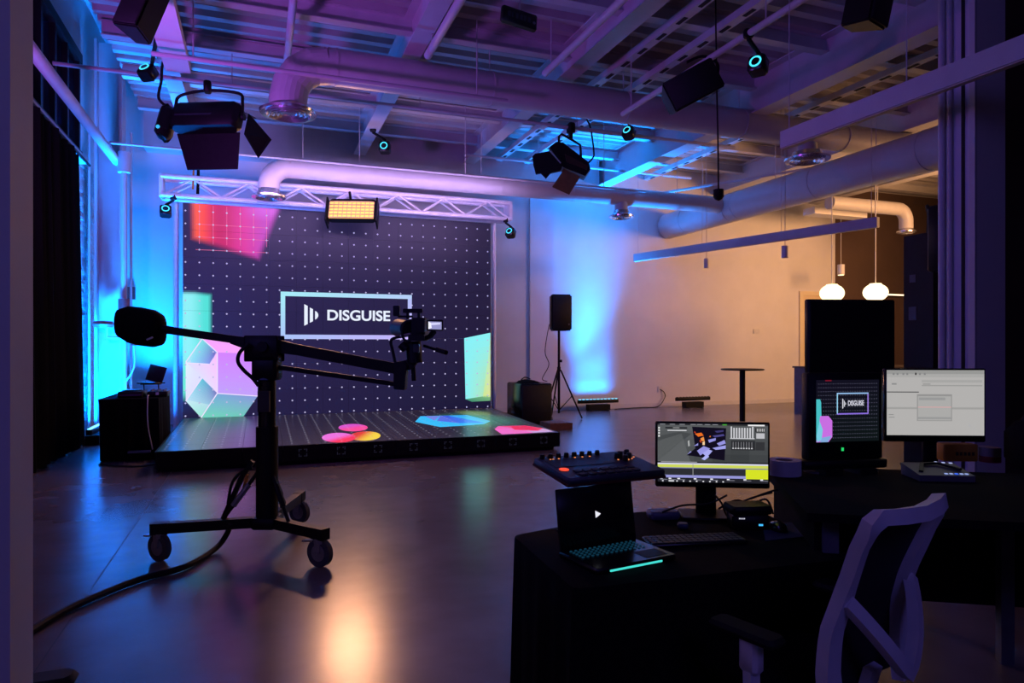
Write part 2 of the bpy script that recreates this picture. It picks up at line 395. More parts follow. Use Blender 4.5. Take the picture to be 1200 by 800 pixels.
# ================================================================== LED WALL
WX, WY, WZ, WW, WH = -1.29, 14.0, 0.27, 6.03, 4.0
BG = lin(35, 31, 68)
def mixc(a, b, t): t = max(0, min(1, t)); return tuple(p+(q-p)*t for p, q in zip(a, b))
def smooth(t): t = max(0, min(1, t)); return t*t*(3-2*t)
def in_poly(p, poly):                 # signed distance to a convex polygon, inside positive
    d = 1e9
    for i in range(len(poly)):
        a, b = poly[i], poly[(i+1) % len(poly)]
        ex, ey = b[0]-a[0], b[1]-a[1]; L = math.hypot(ex, ey)
        d = min(d, (ex*(p[1]-a[1])-ey*(p[0]-a[0]))/L)
    return d
RED = [(0.18, 3.36), (1.31, 3.03), (1.75, 4.2), (0.16, 4.2)]
def wall_color(a, z):
    c = mixc(BG, lin(27, 23, 54), smooth((a-2.5)/3.5)*0.8+0.2*smooth((1.5-z)/1.5))
    d = in_poly((a, z), RED)
    if d > -0.12:
        t = (a-0.15)/1.5
        r = mixc(lin(255, 92, 52), lin(250, 60, 60), smooth(t/0.28))
        r = mixc(r, lin(200, 28, 92), smooth((t-0.1)/0.22)); r = mixc(r, lin(222, 50, 150), smooth((t-0.33)/0.3)); r = mixc(r, lin(196, 70, 190), smooth((t-0.55)/0.35))
        if z > 3.75: r = mixc(r, lin(215, 100, 225), smooth((t-0.5)/0.4)*smooth((z-3.7)/0.3))
        c = mixc(c, r, smooth((d+0.08)/0.16))
    # cyan upright slab at the left edge
    top = 2.33-0.12*max(0, a-0.2); d = min(0.47-a, top-z)
    if d > -0.1 and z > 0.3:
        q = mixc(lin(80, 225, 210), lin(140, 240, 240), smooth((0.4-a)/0.3))
        q = mixc(q, lin(110, 235, 200), smooth((1.3-z)/0.6))
        c = mixc(c, q, smooth((d+0.05)/0.10)*smooth((z-0.25)/0.3))
    return c
ledw = thing('led_wall', 'large LED video wall showing a boxed white title on dark blue dots', 'screen', (WX, WY, WZ))
NX, NZ, G = 12, 8, 16
for i in range(NX):
    for j in range(NZ):
        m = MB(); a0, z0 = WW/NX*i, WH/NZ*j; sw, sh = WW/NX, WH/NZ; e = 0.0012
        vs = []; 
        for q in range(G+1):
            for w_ in range(G+1): vs.append((a0+e+(sw-2*e)*w_/G, 0, z0+e+(sh-2*e)*q/G))
        o = len(m.v); m.v += [Vector(v) for v in vs]
        for q in range(G):
            for w_ in range(G):
                m.f.append((q*(G+1)+w_, q*(G+1)+w_+1, (q+1)*(G+1)+w_+1, (q+1)*(G+1)+w_))
                m.c.append(wall_color(a0+sw*(w_+.5)/G, z0+sh*(q+.5)/G))
        k = lambda a, b: b*(G+1)+a
        bk = len(m.v); m.v += [Vector(v) for v in ((a0+e, .08, z0+e), (a0+sw-e, .08, z0+e), (a0+sw-e, .08, z0+sh-e), (a0+e, .08, z0+sh-e))]
        for f in ((bk, bk+1, bk+2, bk+3), (k(0,0), k(G,0), bk+1, bk), (k(G,0), k(G,G), bk+2, bk+1), (k(G,G), k(0,G), bk+3, bk+2), (k(0,G), k(0,0), bk, bk+3)):
            m.f.append(f); m.c.append((0, 0, 0.0001))
        m.build('led_panel', M_WALLSCREEN, ledw, smooth=False)
OFF = -0.002
def wpoly(mb, pts, cols, off=OFF):    # flat picture element on the wall, one colour or one per corner (fan)
    if isinstance(cols[0], (int, float)): mb.add([(a, off, z) for a, z in pts], [tuple(range(len(pts)))], cols); return
    # per-corner colours: subdivide quads
    (p0, p1, p2, p3) = pts; K = 10
    for i in range(K):
        for j in range(K):
            def P(u, v): return ((p0[0]*(1-u)+p1[0]*u)*(1-v)+(p3[0]*(1-u)+p2[0]*u)*v, off, (p0[1]*(1-u)+p1[1]*u)*(1-v)+(p3[1]*(1-u)+p2[1]*u)*v)
            u, v = (i+.5)/K, (j+.5)/K
            c = mixc(mixc(cols[0], cols[1], u), mixc(cols[3], cols[2], u), v)
            mb.add([P(i/K, j/K), P((i+1)/K, j/K), P((i+1)/K, (j+1)/K), P(i/K, (j+1)/K)], [(0, 1, 2, 3)], c)
# faceted gem, lower left
m = MB()
pk, vi, lt, wh, gr, tl = lin(250, 165, 250), lin(212, 130, 255), lin(195, 160, 250), lin(225, 222, 250), lin(115, 215, 190), lin(95, 180, 205)
wpoly(m, [(0.59, 0.45), (1.30, 0.38), (1.30, 1.19), (0.59, 1.22)], [lt, lt, vi, vi])
wpoly(m, [(0.33, 1.48), (0.59, 1.22), (1.30, 1.19), (1.05, 1.40)], [pk, pk, pk, pk])
wpoly(m, [(0.31, 0.0), (1.05, 0.0), (1.30, 0.38), (0.59, 0.45)], [gr, lin(110, 200, 185), lin(140, 150, 220), lin(120, 170, 215)])
wpoly(m, [(0.05, 0.32), (0.31, 0.0), (0.59, 0.45), (0.33, 0.75)], [lin(200, 235, 240), lin(150, 235, 215), lin(200, 200, 245), wh])
wpoly(m, [(0.05, 1.04), (0.33, 0.75), (0.59, 0.45), (0.59, 1.22)], [wh, wh, lin(240, 215, 250), lin(252, 190, 250)])
wpoly(m, [(0.05, 0.32), (0.33, 0.75), (0.20, 0.9), (0.05, 1.04)], [wh, wh, wh, lin(225, 240, 250)])
wpoly(m, [(0.05, 1.04), (0.45, 1.0), (0.59, 1.22), (0.33, 1.48)], [lin(170, 230, 240), lin(150, 205, 240), lin(120, 110, 215), lin(120, 225, 225)])
m.build('gem_picture', M_WALLSCREEN, ledw, smooth=False)
m = MB(); OFF2 = -0.0035
wpoly(m, [(0.33, 1.46), (0.56, 1.20), (0.45, 1.0), (0.12, 1.03)], [lin(125, 225, 225), lin(115, 95, 190), lin(130, 150, 230), lin(150, 225, 240)], OFF2)
wpoly(m, [(0.33, 0.74), (0.58, 0.46), (0.45, 0.24), (0.08, 0.34)], [lin(90, 195, 210), lin(125, 115, 190), lin(150, 200, 225), lin(185, 225, 240)], OFF2)
def wline(mb, p, q, wd, c, off=-0.0045):
    d = Vector((q[0]-p[0], q[1]-p[1])); nrm = Vector((-d.y, d.x)).normalized()*wd/2
    mb.add([(p[0]+nrm.x, off, p[1]+nrm.y), (p[0]-nrm.x, off, p[1]-nrm.y), (q[0]-nrm.x, off, q[1]-nrm.y), (q[0]+nrm.x, off, q[1]+nrm.y)], [(0, 1, 2, 3)], c)
for p, q in (((0.59, 0.45), (0.59, 1.22)), ((0.59, 1.22), (0.33, 1.48)), ((0.05, 1.04), (0.33, 1.48)), ((0.59, 0.45), (0.31, 0.0)), ((0.59, 0.45), (1.30, 0.38)), ((0.05, 1.03), (0.45, 1.0)), ((0.05, 0.32), (0.33, 0.75))):
    wline(m, p, q, 0.018, lin(240, 225, 255))
m.build('gem_facet_lines', M_WALLSCREEN, ledw, smooth=False)
# cyan to yellow slab, right edge
m = MB(); cy, ye = lin(135, 242, 248), lin(205, 232, 150)
wpoly(m, [(5.46, 0.21), (6.02, 0.22), (6.02, 1.63), (5.43, 1.51)], [cy, lin(190, 225, 150), cy, cy])
m.build('slab_picture', M_WALLSCREEN, ledw, smooth=False)
m = MB(); wpoly(m, [(5.85, 0.24), (6.02, 0.24), (6.02, 1.62), (5.98, 1.2)], [ye, lin(225, 228, 150), lin(175, 235, 210), lin(170, 238, 200)], OFF2)
wpoly(m, [(5.46, 0.21), (5.60, 0.15), (6.02, 0.16), (6.02, 0.28)], [lin(70, 150, 120), lin(60, 140, 110), lin(110, 170, 120), lin(130, 190, 130)], OFF2)
m.build('slab_edge_picture', M_WALLSCREEN, ledw, smooth=False)
# dot grid
m = MB(); dc = lin(190, 185, 225); S_ = 0.2365
for i in range(26):
    for j in range(17):
        a, z = 0.045+i*S_, 0.04+j*0.2385
        if 1.74 < a < 4.28 and 1.50 < z < 2.36: continue
        r = 0.019
        m.add([(a-r, -0.005, z), (a, -0.005, z-r), (a+r, -0.005, z), (a, -0.005, z+r)], [(0, 1, 2, 3)], dc)
stuff(m.build('dot_grid', M_WALLSCREEN, ledw, smooth=False))
m = MB()
for j in (13, 14, 15):
    z = 0.04+j*0.2385; m.add([(0.22, -0.0044, z-.004), (1.5, -0.0044, z-.004), (1.5, -0.0044, z+.004), (0.22, -0.0044, z+.004)], [(0, 1, 2, 3)], lin(236, 110, 150))
for i in range(1, 7):
    a = 0.045+i*S_; m.add([(a-.004, -0.0044, 3.25), (a+.004, -0.0044, 3.25), (a+.004, -0.0044, 3.98), (a-.004, -0.0044, 3.98)], [(0, 1, 2, 3)], lin(236, 110, 160))
stuff(m.build('grid_lines', M_WALLSCREEN, ledw, smooth=False))
# title box
FA0, FA1, FZ0, FZ1, FT = 1.72, 4.30, 1.48, 2.40, 0.085
m = MB(); cT, cR, cB, cL = lin(165, 236, 246), lin(178, 190, 246), lin(196, 176, 250), lin(160, 215, 246)
wpoly(m, [(FA0, FZ1-FT), (FA1, FZ1-FT), (FA1, FZ1), (FA0, FZ1)], [cT, lin(180, 205, 246), lin(180, 205, 246), cT])
wpoly(m, [(FA0, FZ0), (FA1, FZ0), (FA1, FZ0+FT), (FA0, FZ0+FT)], [lin(170, 196, 248), cB, cB, lin(170, 196, 248)])
wpoly(m, [(FA0, FZ0+FT), (FA0+FT, FZ0+FT), (FA0+FT, FZ1-FT), (FA0, FZ1-FT)], [lin(170, 200, 248), lin(170, 200, 248), cT, cT])
wpoly(m, [(FA1-FT, FZ0+FT), (FA1, FZ0+FT), (FA1, FZ1-FT), (FA1-FT, FZ1-FT)], [cB, cB, cR, cR])
m.build('title_frame', M_WALLSCREEN, ledw, smooth=False)
LOGO = [[(2.16, 1.74), (2.225, 1.775), (2.225, 2.13), (2.16, 2.165)], [(2.265, 1.80), (2.325, 1.83), (2.325, 2.07), (2.265, 2.10)], [(2.365, 1.865), (2.395, 1.88), (2.425, 1.925), (2.425, 1.975), (2.395, 2.02), (2.365, 2.035)]]
WHT = lin(232, 240, 255)
m = MB()
for pl in LOGO: wpoly(m, pl, WHT)
m.build('title_emblem', M_WALLSCREEN, ledw, smooth=False)
def text_mesh(txt, width, height, bold=0.0):
    cu = bpy.data.curves.new('lettering', 'FONT'); cu.body = txt; cu.offset = bold; cu.size = 1
    o = bpy.data.objects.new('lettering', cu); COL.objects.link(o)
    dg = bpy.context.evaluated_depsgraph_get(); me = bpy.data.meshes.new_from_object(o.evaluated_get(dg))
    vs = [v.co.copy() for v in me.vertices]; fs = [tuple(p.vertices) for p in me.polygons]
    bpy.data.objects.remove(o); bpy.data.meshes.remove(me); bpy.data.curves.remove(cu)
    x0, x1 = min(v.x for v in vs), max(v.x for v in vs); z0, z1 = min(v.y for v in vs), max(v.y for v in vs)
    return [((v.x-x0)/(x1-x0)*width, (v.y-z0)/(z1-z0)*height) for v in vs], fs
TV, TF = text_mesh('DISGUISE', 1.25, 0.215, 0.025)
m = MB(); m.add([(2.60+a, OFF, 1.85+z) for a, z in TV], TF, WHT); m.build('title_lettering', M_WALLSCREEN, ledw, smooth=False)
# rear support posts of the wall
for x in (-1.42, 4.86):
    tag(MB().cyl((x, 14.16, 0), (x, 14.16, 4.5), 0.05, n=14).build('support_post', M_TRUSS), 'lilac lit round support post at the %s edge of the video wall' % ('left' if x < 0 else 'right'), 'post')

# ================================================================== LED STAGE
SF, SB = 9.68, 13.98
def stx(u, y): t = (y-SF)/(SB-SF); return (-1.19*(1-t)-1.27*t)*(1-u)+(4.38*(1-t)+4.76*t)*u
def stage_color(x, y):
    c = lin(34, 28, 40)
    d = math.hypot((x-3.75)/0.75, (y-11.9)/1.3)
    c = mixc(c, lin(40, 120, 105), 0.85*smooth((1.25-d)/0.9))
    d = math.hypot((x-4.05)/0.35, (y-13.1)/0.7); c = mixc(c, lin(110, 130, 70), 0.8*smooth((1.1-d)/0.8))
    t = smooth((-0.35-x)/0.4); c = mixc(c, lin(16, 44, 52), t)  # teal reflection of the video wall, painted into the floor image
    t = smooth((x+0.45)/0.35)*smooth((0.35-x)/0.5); c = mixc(c, lin(56, 38, 88), t*0.9)  # violet part of the same painted wall reflection
    return c
stage = thing('led_stage', 'low LED floor stage with pink and yellow discs in front of the video wall', 'stage', (0, 0, 0))
UN, VN, G = 11, 8, 8
for i in range(UN):
    for j in range(VN):
        m = MB(); e = 0.0015
        def SP(a, b, z=0.27):
            y = SF+(SB-SF)*(j+b)/VN; return Vector((stx((i+a)/UN, y)+(e if a == 0 else -e if a == 1 else 0), y+(e if b == 0 else -e if b == 1 else 0), z))
        m.v = [SP(a/G, b/G) for b in range(G+1) for a in range(G+1)]
        for b in range(G):
            for a in range(G):
                p_ = SP((a+.5)/G, (b+.5)/G)
                m.f.append((b*(G+1)+a, b*(G+1)+a+1, (b+1)*(G+1)+a+1, (b+1)*(G+1)+a)); m.c.append(stage_color(p_.x, p_.y))
        bk = len(m.v); m.v += [SP(0, 0, .2), SP(1, 0, .2), SP(1, 1, .2), SP(0, 1, .2)]
        k = lambda a, b: b*(G+1)+a
        for f in ((bk, bk+1, bk+2, bk+3), (k(0,0), k(G,0), bk+1, bk), (k(G,0), k(G,G), bk+2, bk+1), (k(G,G), k(0,G), bk+3, bk+2), (k(0,G), k(0,0), bk, bk+3)):
            m.f.append(f); m.c.append((0, 0, 0.0001))
        m.build('floor_panel', M_FLOORSCREEN, stage, smooth=False)
# black skirt and recessed base
for i in range(UN):
    a, b = stx(i/UN, SF), stx((i+1)/UN, SF)
    MB().bb(a+0.002, b-0.002, SF-0.03, SF, 0.055, 0.268).build('skirt_panel', M_BLACK, stage, smooth=False)
    m = MB(); c = (a+b)/2
    for dx in (-0.05, -0.025, 0.025, 0.05):
        for dz in (-0.045, -0.022, 0.022, 0.045):
            if abs(dx) == abs(dz)*1.0 or (abs(dx) > .03) != (abs(dz) > .03) or abs(dx) > .03: m.bb(c+dx-.004, c+dx+.004, SF-0.0315, SF-0.03, 0.165+dz-.004, 0.165+dz+.004, lin(60, 60, 85))
    if i > 1: stuff(m.build('skirt_marks', M_SCREEN, stage, smooth=False))
m = MB(); m.prism([(-1.21, SF-0.02, 0.055), (-1.29, SB, 0.055), (-1.29, SB, 0.268), (-1.21, SF-0.02, 0.268)], (0.015, 0, 0)); m.build('side_skirt', M_BLACK, stage, smooth=False)
m = MB(); m.prism([(4.385, SF-0.02, 0.055), (4.765, SB, 0.055), (4.765, SB, 0.268), (4.385, SF-0.02, 0.268)], (0.015, 0, 0)); m.build('side_skirt', M_BLACK, stage, smooth=False)
m = MB(); m.add([(stx(0.01, SF+.05), SF+.05, 0), (stx(.99, SF+.05), SF+.05, 0), (stx(.99, SB), SB, 0), (stx(.01, SB), SB, 0), (stx(0.01, SF+.05), SF+.05, .2), (stx(.99, SF+.05), SF+.05, .2), (stx(.99, SB), SB, .2), (stx(.01, SB), SB, .2)], [(0, 1, 2, 3), (4, 5, 6, 7), (0, 1, 5, 4), (1, 2, 6, 5), (2, 3, 7, 6), (3, 0, 4, 7)])
m.build('stage_base', M_BLACK, stage, smooth=False)
m = MB()
for i in range(25):
    for j in range(18):
        y = SB-0.12-j*0.2365; x = stx((i+0.35)/25, y); r = 0.018
        if y < SF+.03: continue
        m.add([(x-r, y, .2745), (x, y-r, .2745), (x+r, y, .2745), (x, y+r, .2745)], [(0, 1, 2, 3)], lin(170, 165, 185))
stuff(m.build('dot_grid', M_FLOORSCREEN, stage, smooth=False))
def ellipse_picture(name, c, ax, ay, z, fn, poly=None):
    m = MB(); K, A = 6, 28
    for k in range(K):
        for a in range(A):
            def P(kk, aa): t = 2*PI*aa/A; return Vector((c[0]+ax[0]*kk/K*math.cos(t)+ay[0]*kk/K*math.sin(t), c[1]+ax[1]*kk/K*math.cos(t)+ay[1]*kk/K*math.sin(t), z))
            q = [P(k, a), P(k+1, a), P(k+1, a+1), P(k, a+1)] if k else [P(0, 0), P(1, a), P(1, a+1)]
            u = (k+.5)/K*math.cos(2*PI*(a+.5)/A); v = (k+.5)/K*math.sin(2*PI*(a+.5)/A)
            m.add(q, [tuple(range(len(q)))], fn(u, v))
    return m.build(name, M_FLOORSCREEN, stage, smooth=False)
H1, H2, YL, RD = lin(240, 90, 190), lin(250, 40, 80), lin(245, 210, 50), lin(225, 50, 40)
ellipse_picture('disc_picture', (1.51, 10.30), (.215, -.08), (.10, .53), .2715, lambda u, v: mixc(RD, YL, smooth(0.5+0.8*u-0.3*v)))
ellipse_picture('disc_picture', (1.48, 11.43), (.225, -.085), (.07, .52), .272, lambda u, v: mixc(lin(215, 80, 200), lin(250, 70, 150), smooth(0.6-0.9*v+.5*u)))
ellipse_picture('disc_picture', (1.12, 10.25), (.23, -.085), (.06, .54), .2725, lambda u, v: mixc(lin(236, 110, 220), H2, smooth(0.35+0.7*u-0.8*v)))
def stage_poly(name, pts, cols, z):
    m = MB(); c = Vector((sum(p[0] for p in pts)/len(pts), sum(p[1] for p in pts)/len(pts))); K = 5
    n = len(pts)
    cc = tuple(sum(c_[i] for c_ in cols)/n for i in range(3))
    for i in range(n):
        a, b = Vector(pts[i]), Vector(pts[(i+1) % n])
        for k in range(K):
            def P(t, s_): return c.lerp(a.lerp(b, s_), t)
            col = mixc(cc, mixc(cols[i], cols[(i+1) % n], .5), (k+.5)/K)
            q = [P(k/K, 0), P((k+1)/K, 0), P((k+1)/K, 1), P(k/K, 1)] if k else [P(0, 0), P(1/K, 0), P(1/K, 1)]
            m.add([(v.x, v.y, z) for v in q], [tuple(range(len(q)))], col)
    return m.build(name, M_FLOORSCREEN, stage, smooth=False)
B1, B2, B3 = lin(50, 190, 250), lin(30, 80, 230), lin(110, 130, 225)
stage_poly('crystal_picture', [(2.62, 11.91), (2.84, 10.99), (3.20, 11.04), (3.66, 11.15), (3.91, 11.56), (3.82, 12.73), (2.92, 12.82)], [B1, B1, B1, lin(40, 170, 240), lin(60, 190, 200), lin(40, 140, 240), B1], .272)
stage_poly('crystal_face_picture', [(3.01, 11.9), (3.3, 11.4), (3.72, 11.3), (3.45, 12.72), (3.30, 12.75)], [B3, B2, lin(50, 140, 240), B2, lin(70, 80, 220)], .2735)
stage_poly('crystal_face_picture', [(2.98, 11.95), (3.28, 12.72), (3.0, 12.76)], [B3, lin(120, 130, 225), B3], .2738)
stage_poly('bar_picture', [(3.48, 9.75), (3.99, 9.75), (4.35, 9.78), (4.37, 10.20), (4.23, 10.70), (3.77, 10.76), (3.58, 10.39)], [lin(240, 90, 200), lin(240, 110, 200), lin(110, 200, 240), lin(245, 120, 160), lin(235, 30, 90), lin(245, 60, 150), lin(240, 100, 205)], .272)
stage_poly('bar_face_picture', [(3.85, 10.2), (4.15, 9.95), (4.34, 10.2), (4.23, 10.66), (3.95, 10.66)], [lin(235, 30, 90), lin(225, 25, 70), lin(245, 60, 110), lin(230, 20, 70), lin(225, 20, 80)], .2735)

# ================================================================== TRUSS over the wall
tr = thing('lighting_truss', 'white aluminium box truss spanning the top of the video wall', 'truss', (-1.6, 13.55, 4.3))
TL = 6.63
for y, z in ((0, 0), (0, .34), (.32, 0), (.32, .34)):
    MB().cyl((0, y, z), (TL, y, z), 0.045, n=14).build('chord', M_TRUSS, tr)
for x in (0, TL):
    MB().bb(x-.03, x+.03, -.03, .35, -.03, .37).build('end_plate', M_TRUSS, tr, smooth=False)
NB = 14
for y in (0, .32):
    for i in range(NB):
        x0, x1 = .06+(TL-.12)/NB*i, .06+(TL-.12)/NB*(i+1)
        z0, z1 = (0.02, .32) if i % 2 == 0 else (.32, 0.02)
        MB().cyl((x0, y, z0), (x1, y, z1), 0.020, n=8, cap=False).build('brace', M_TRUSS, tr)
sa, sb_ = ony(227, 192, 13.62), ony(226, 214, 13.62)
st_ = thing('ratchet_strap', 'orange strap with black tail tied over the left part of the truss', 'strap', (sb_.x, 13.62, sb_.z))
MB().bar([(0, 0, -.12), (0.02, 0, .45), (.03, 0, 1.2)], .03, .006, up=(0, 1, 0)).build('orange_webbing', M_ORANGE, st_)
MB().bar([(.08, 0, -.2), (.09, 0, .2), (.07, 0, .9)], .05, .012, up=(0, 1, 0)).build('black_tail', M_CLOTH, st_)
# warm LED panel on the truss
Y3 = 13.0
pc = at(412, 248, Y3)
lp = thing('led_panel_light', 'lit warm yellow LED panel lamp clamped to the truss above the title', 'light', pc, rot=(R(-24), 0, -YAW+R(4)))
MB().cbox((0, 0.10, .09), (.88, .16, .46), .03).build('housing', M_BLACK, lp)
for x in (-.47, .47): MB().bb(x-.015, x+.015, -.05, .25, -.22, .30).build('yoke_arm', M_BLACK, lp, smooth=False)
MB().tube([lp.matrix_basis @ Vector((0, .2, .28)), (pc.x, 13.40, 4.45), (pc.x, 13.55, 4.62)], .025).build('clamp', M_BLACK, lp, world=True)
m = MB(); m.bb(-.42, .42, -.005, 0.015, -.14, .22); m.build('glowing_face', glow('warm_led_face', (255, 190, 90), 1.7), lp, smooth=False)
m = MB()
for i in range(11): x = -.42+.84*i/10; m.bb(x-.005, x+.005, -.03, -.006, -.14, .22)
for j in range(6): z = -.14+.36*j/5; m.bb(-.42, .42, -.03, -.006, z-.005, z+.005)
m.build('egg_crate_grid', mat('amber_grid', (0.6, 0.42, 0.2), 0.6), lp, smooth=False)
_n = lp.matrix_basis.to_3x3() @ Vector((0, -1, 0))
area('led_panel_lamp', pc+_n*0.09, pc+_n*3+Vector((0, 0, -2.6)), .8, .3, 58, (1, .46, .24), 115)

# ================================================================== DUCTS
def duct_run(mb, pts, r, n=24): mb.tube(pts, r, n); return mb
def diffuser(parent, c, r):
    m = MB(); m.lathe([(r*.62, .10), (r*.66, .04), (r, -.02), (r*.98, -.05), (r*.80, -.035)], c, 32); m.build('diffuser_flange', M_GALV, parent)
    m = MB()
    for k in (.68, .50, .32): m.lathe([(r*k, -.01), (r*(k+.1), -.06), (r*(k+.08), -.07), (r*(k-.02), -.015)], c, 28)
    stuff(m.build('diffuser_rings', M_GALV, parent))
    MB().cyl((c[0], c[1], c[2]-.02), (c[0], c[1], c[2]-.012), r*.7, n=24).build('diffuser_throat', M_BLACK, parent)
def arc(c, r, a0, a1, k, plane='xz'):
    return [Vector((c[0]+r*math.cos(a0+(a1-a0)*i/k), c[1], c[2]+r*math.sin(a0+(a1-a0)*i/k))) for i in range(k+1)]
# A: big upper duct
da = thing('air_duct', 'large white round air duct crossing the ceiling with an elbow at its left', 'duct', (0.4, 9.8, 5.5))
rA = .25; RA = .52
pts = arc((RA, 0, -RA), RA, PI, PI/2, 4)
m = MB(); m.tube([(0, 0, -.62)]+pts, rA, 24); m.build('elbow', M_DUCT, da, smooth=False)
for p_ in pts[1:]:
    pass
m = MB(); m.tube([(RA, 0, 0), (15, 0, 0)], rA, 32); m.build('straight_run', M_DUCT, da)
for x in (0.62, 2.9, 5.2, 7.5, 9.8, 12.1):
    MB().cyl((x, 0, 0), (x+.03, 0, 0), rA+.008, n=32).build('seam_band', M_DUCT, da)
    if x > 1: MB().cyl((x, 0, rA), (x, 0, .8), .008, n=6).build('hanger_rod', M_STEEL, da)
diffuser(da, (0, 0, -.68), .38)
MB().cyl((9.02, 0, -.2), (9.02, 0, -.42), .17, n=24).build('branch_collar', M_DUCT, da); diffuser(da, (9.02, 0, -.45), .40)
# B: slimmer duct in front of the LED wall
db = thing('air_duct', 'slimmer lilac lit round duct running just above the video wall', 'duct', (0.2, 13.0, 4.84))
rB = .185; RB = .36
pts = arc((RB, 0, -RB), RB, PI, PI/2, 8)
m = MB(); m.tube([(0, 0, -.50)]+pts, rB, 24); m.build('elbow', M_DUCT, db)
m = MB(); m.tube([(RB, 0, 0), (9.70, 0, 0)], rB, 32); m.build('straight_run', M_DUCT, db)
for x in (.4, 2.4, 4.4, 6.0, 6.4, 8.0):
    MB().cyl((x, 0, 0), (x+.02, 0, 0), rB+.006, n=28).build('seam_band', M_DUCT, db)
for x in (1.6, 4.0, 6.6, 8.6): MB().cyl((x, 0, rB), (x, 0, 1.3), .007, n=6).build('hanger_rod', M_STEEL, db)
diffuser(db, (0, 0, -.52), .30)
bx = ony(728, 250, 13.0)
MB().cyl((bx.x-.2, 0, -.1), (bx.x-.2, 0, -.37), .14, n=20).build('branch_collar', M_DUCT, db); diffuser(db, (bx.x-.2, 0, -.40), .27)
# C: duct running into the far wall
dc_ = thing('air_duct', 'wide white duct running from the right column into the far wall', 'duct', (10.25, 15.55, 4.8))
MB().tube([(0, 0, 0), (0, -13, 0)], .33, 36).build('straight_run', M_DUCT, dc_)
for y in (-.9, -2.6, -2.9, -5.2, -7.5): MB().cyl((0, y, 0), (0, y-.02, 0), .338, n=32).build('seam_band', M_DUCT, dc_)
for y in (-1.5, -4, -6.5): MB().cyl((0, y, .33), (0, y, 1.3), .007, n=6).build('hanger_rod', M_STEEL, dc_)
# D: far kitchen duct
dd = thing('air_duct', 'small warm lit duct with an elbow above the kitchen pendants', 'duct', (16.0, 13.2, 5.2))
pts = arc((-.3, 0, -.3), .3, PI/2, 0, 6)
MB().tube([(-2.6, 0, 0)]+pts+[(0, 0, -.5)], .17, 20).build('pipe_run', M_DUCT, dd)
diffuser(dd, (0, 0, -.55), .24)
MB().cyl((-1.0, 0, .17), (-1.0, 0, 1.0), .01, n=6).build('hanger_rod', M_STEEL, dd)
k0 = ony(948, 246, 13.9); k1 = ony(1009, 248, 13.9)
tag(MB().bb(k0.x, k1.x, 13.7, 14.1, k0.z-.12, k0.z+.06).build('ceiling_soffit', M_WALL, smooth=False), 'short pale soffit box hanging beside the warm lit duct', 'soffit')

# ================================================================== PIPES
def pipe(name, a, b, r, label, cat='pipe', group=None, clamps=()):
    t = thing(name, label, cat, a, group=group)
    d = Vector(b)-Vector(a)
    MB().cyl((0, 0, 0), d, r, n=14).build('pipe_run', M_STEEL, t)
    for f in clamps:
        p = d*f; MB().cyl(p+Vector((0, 0, r)), p+Vector((0, 0, 6.28-Vector(a).z-p.z)), .009, n=6).build('hanger_rod', M_STEEL, t)
    return t
pipe('sprinkler_main', (-2.3, 4.5, 4.82), (-2.3, 13.75, 4.84), .075, 'fat violet lit sprinkler main running along the left wall')
pipe('lighting_pipe', (-2.7, 11.3, 5.6), (9.0, 11.3, 5.6), .03, 'thin pipe crossing the ceiling from the window towards the middle lamp', clamps=(.2, .45, .7, .95))
pipe('lighting_pipe', (-1.2, 9.3, 5.16), (3.4, 9.3, 5.16), .03, 'short pipe that carries the barn door softlight at the upper left', clamps=(.1, .9))
pipe('conduit_pipe', (-2.25, 12.7, 4.92), (7.8, 12.7, 4.92), .022, 'thin level pipe passing just above the slimmer duct', clamps=(.3, .6, .9))
pipe('lighting_pipe', (0.42, 4.5, 5.88), (0.42, 12.5, 5.88), .05, 'round pipe running back above the left duct elbow', clamps=(.3, .5))
pipe('lighting_pipe', (2.2, 4.5, 5.6), (2.2, 9.2, 5.6), .055, 'violet round pipe ending above the big duct, left of the exit sign', clamps=(.2, .95))
pipe('lighting_pipe', (3.95, 4.5, 5.6), (3.95, 9.2, 5.6), .05, 'round pipe running back just right of the exit sign', clamps=(.3, .95))
pipe('lighting_pipe', (5.3, 4.0, 5.2), (5.3, 9.3, 5.2), .04, 'round pipe that carries the angled loudspeaker and a ringed camera', clamps=(.4, .95))
pipe('lighting_pipe', (-1.05, 5.0, 5.7), (-1.05, 11.2, 5.7), .05, 'round pipe at the upper left carrying a ringed camera', clamps=(.5, .9))
pipe('conduit_pipe', (4.2, 14.2, 5.75), (10.0, 14.2, 5.75), .03, 'pipe crossing the blue lit ceiling bay', clamps=(.3, .7))
pipe('conduit_pipe', (8.9, 14.6, 5.3), (11.6, 9.6, 5.3), .03, 'sloping looking pale pipe crossing the warm bay above the wide duct')
rs = thing('sprinkler_riser', 'lilac riser pipe with red valves in the blue lit corner', 'pipe', (-2.15, 13.38, 0))
MB().cyl((0, 0, 0), (0, 0, 4.9), .05, n=14).build('pipe_run', M_STEEL, rs)
MB().cyl((0, 0, 2.15), (0, 0, 2.42), .09, n=14).build('red_valve', M_RED, rs)
MB().lathe([(0, -.05), (.14, -.05), (.17, 0), (.14, .05), (0, .06)], (-.30, -.05, 1.98), 20).build('alarm_bell', M_RED, rs)
MB().tube([(0, 0, 1.75), (-.25, -.05, 1.75), (-.25, -.05, 1.98)], .022).build('branch_pipe', M_STEEL, rs)
MB().cyl((.16, -.05, 1.62), (.16, -.05, 1.78), .05, n=10).build('red_gauge_valve', M_RED, rs)
MB().tube(smoothpath([(.16, -.05, 1.62), (.17, -.05, 1.3), (.1, -.05, 1.1), (0.02, -.02, 1.0)]), .014).build('flex_hose', M_STEEL, rs)
MB().cyl((0, 0, 4.6), (0, 0, 4.95), .10, n=14).build('top_coupling', M_STEEL, rs)
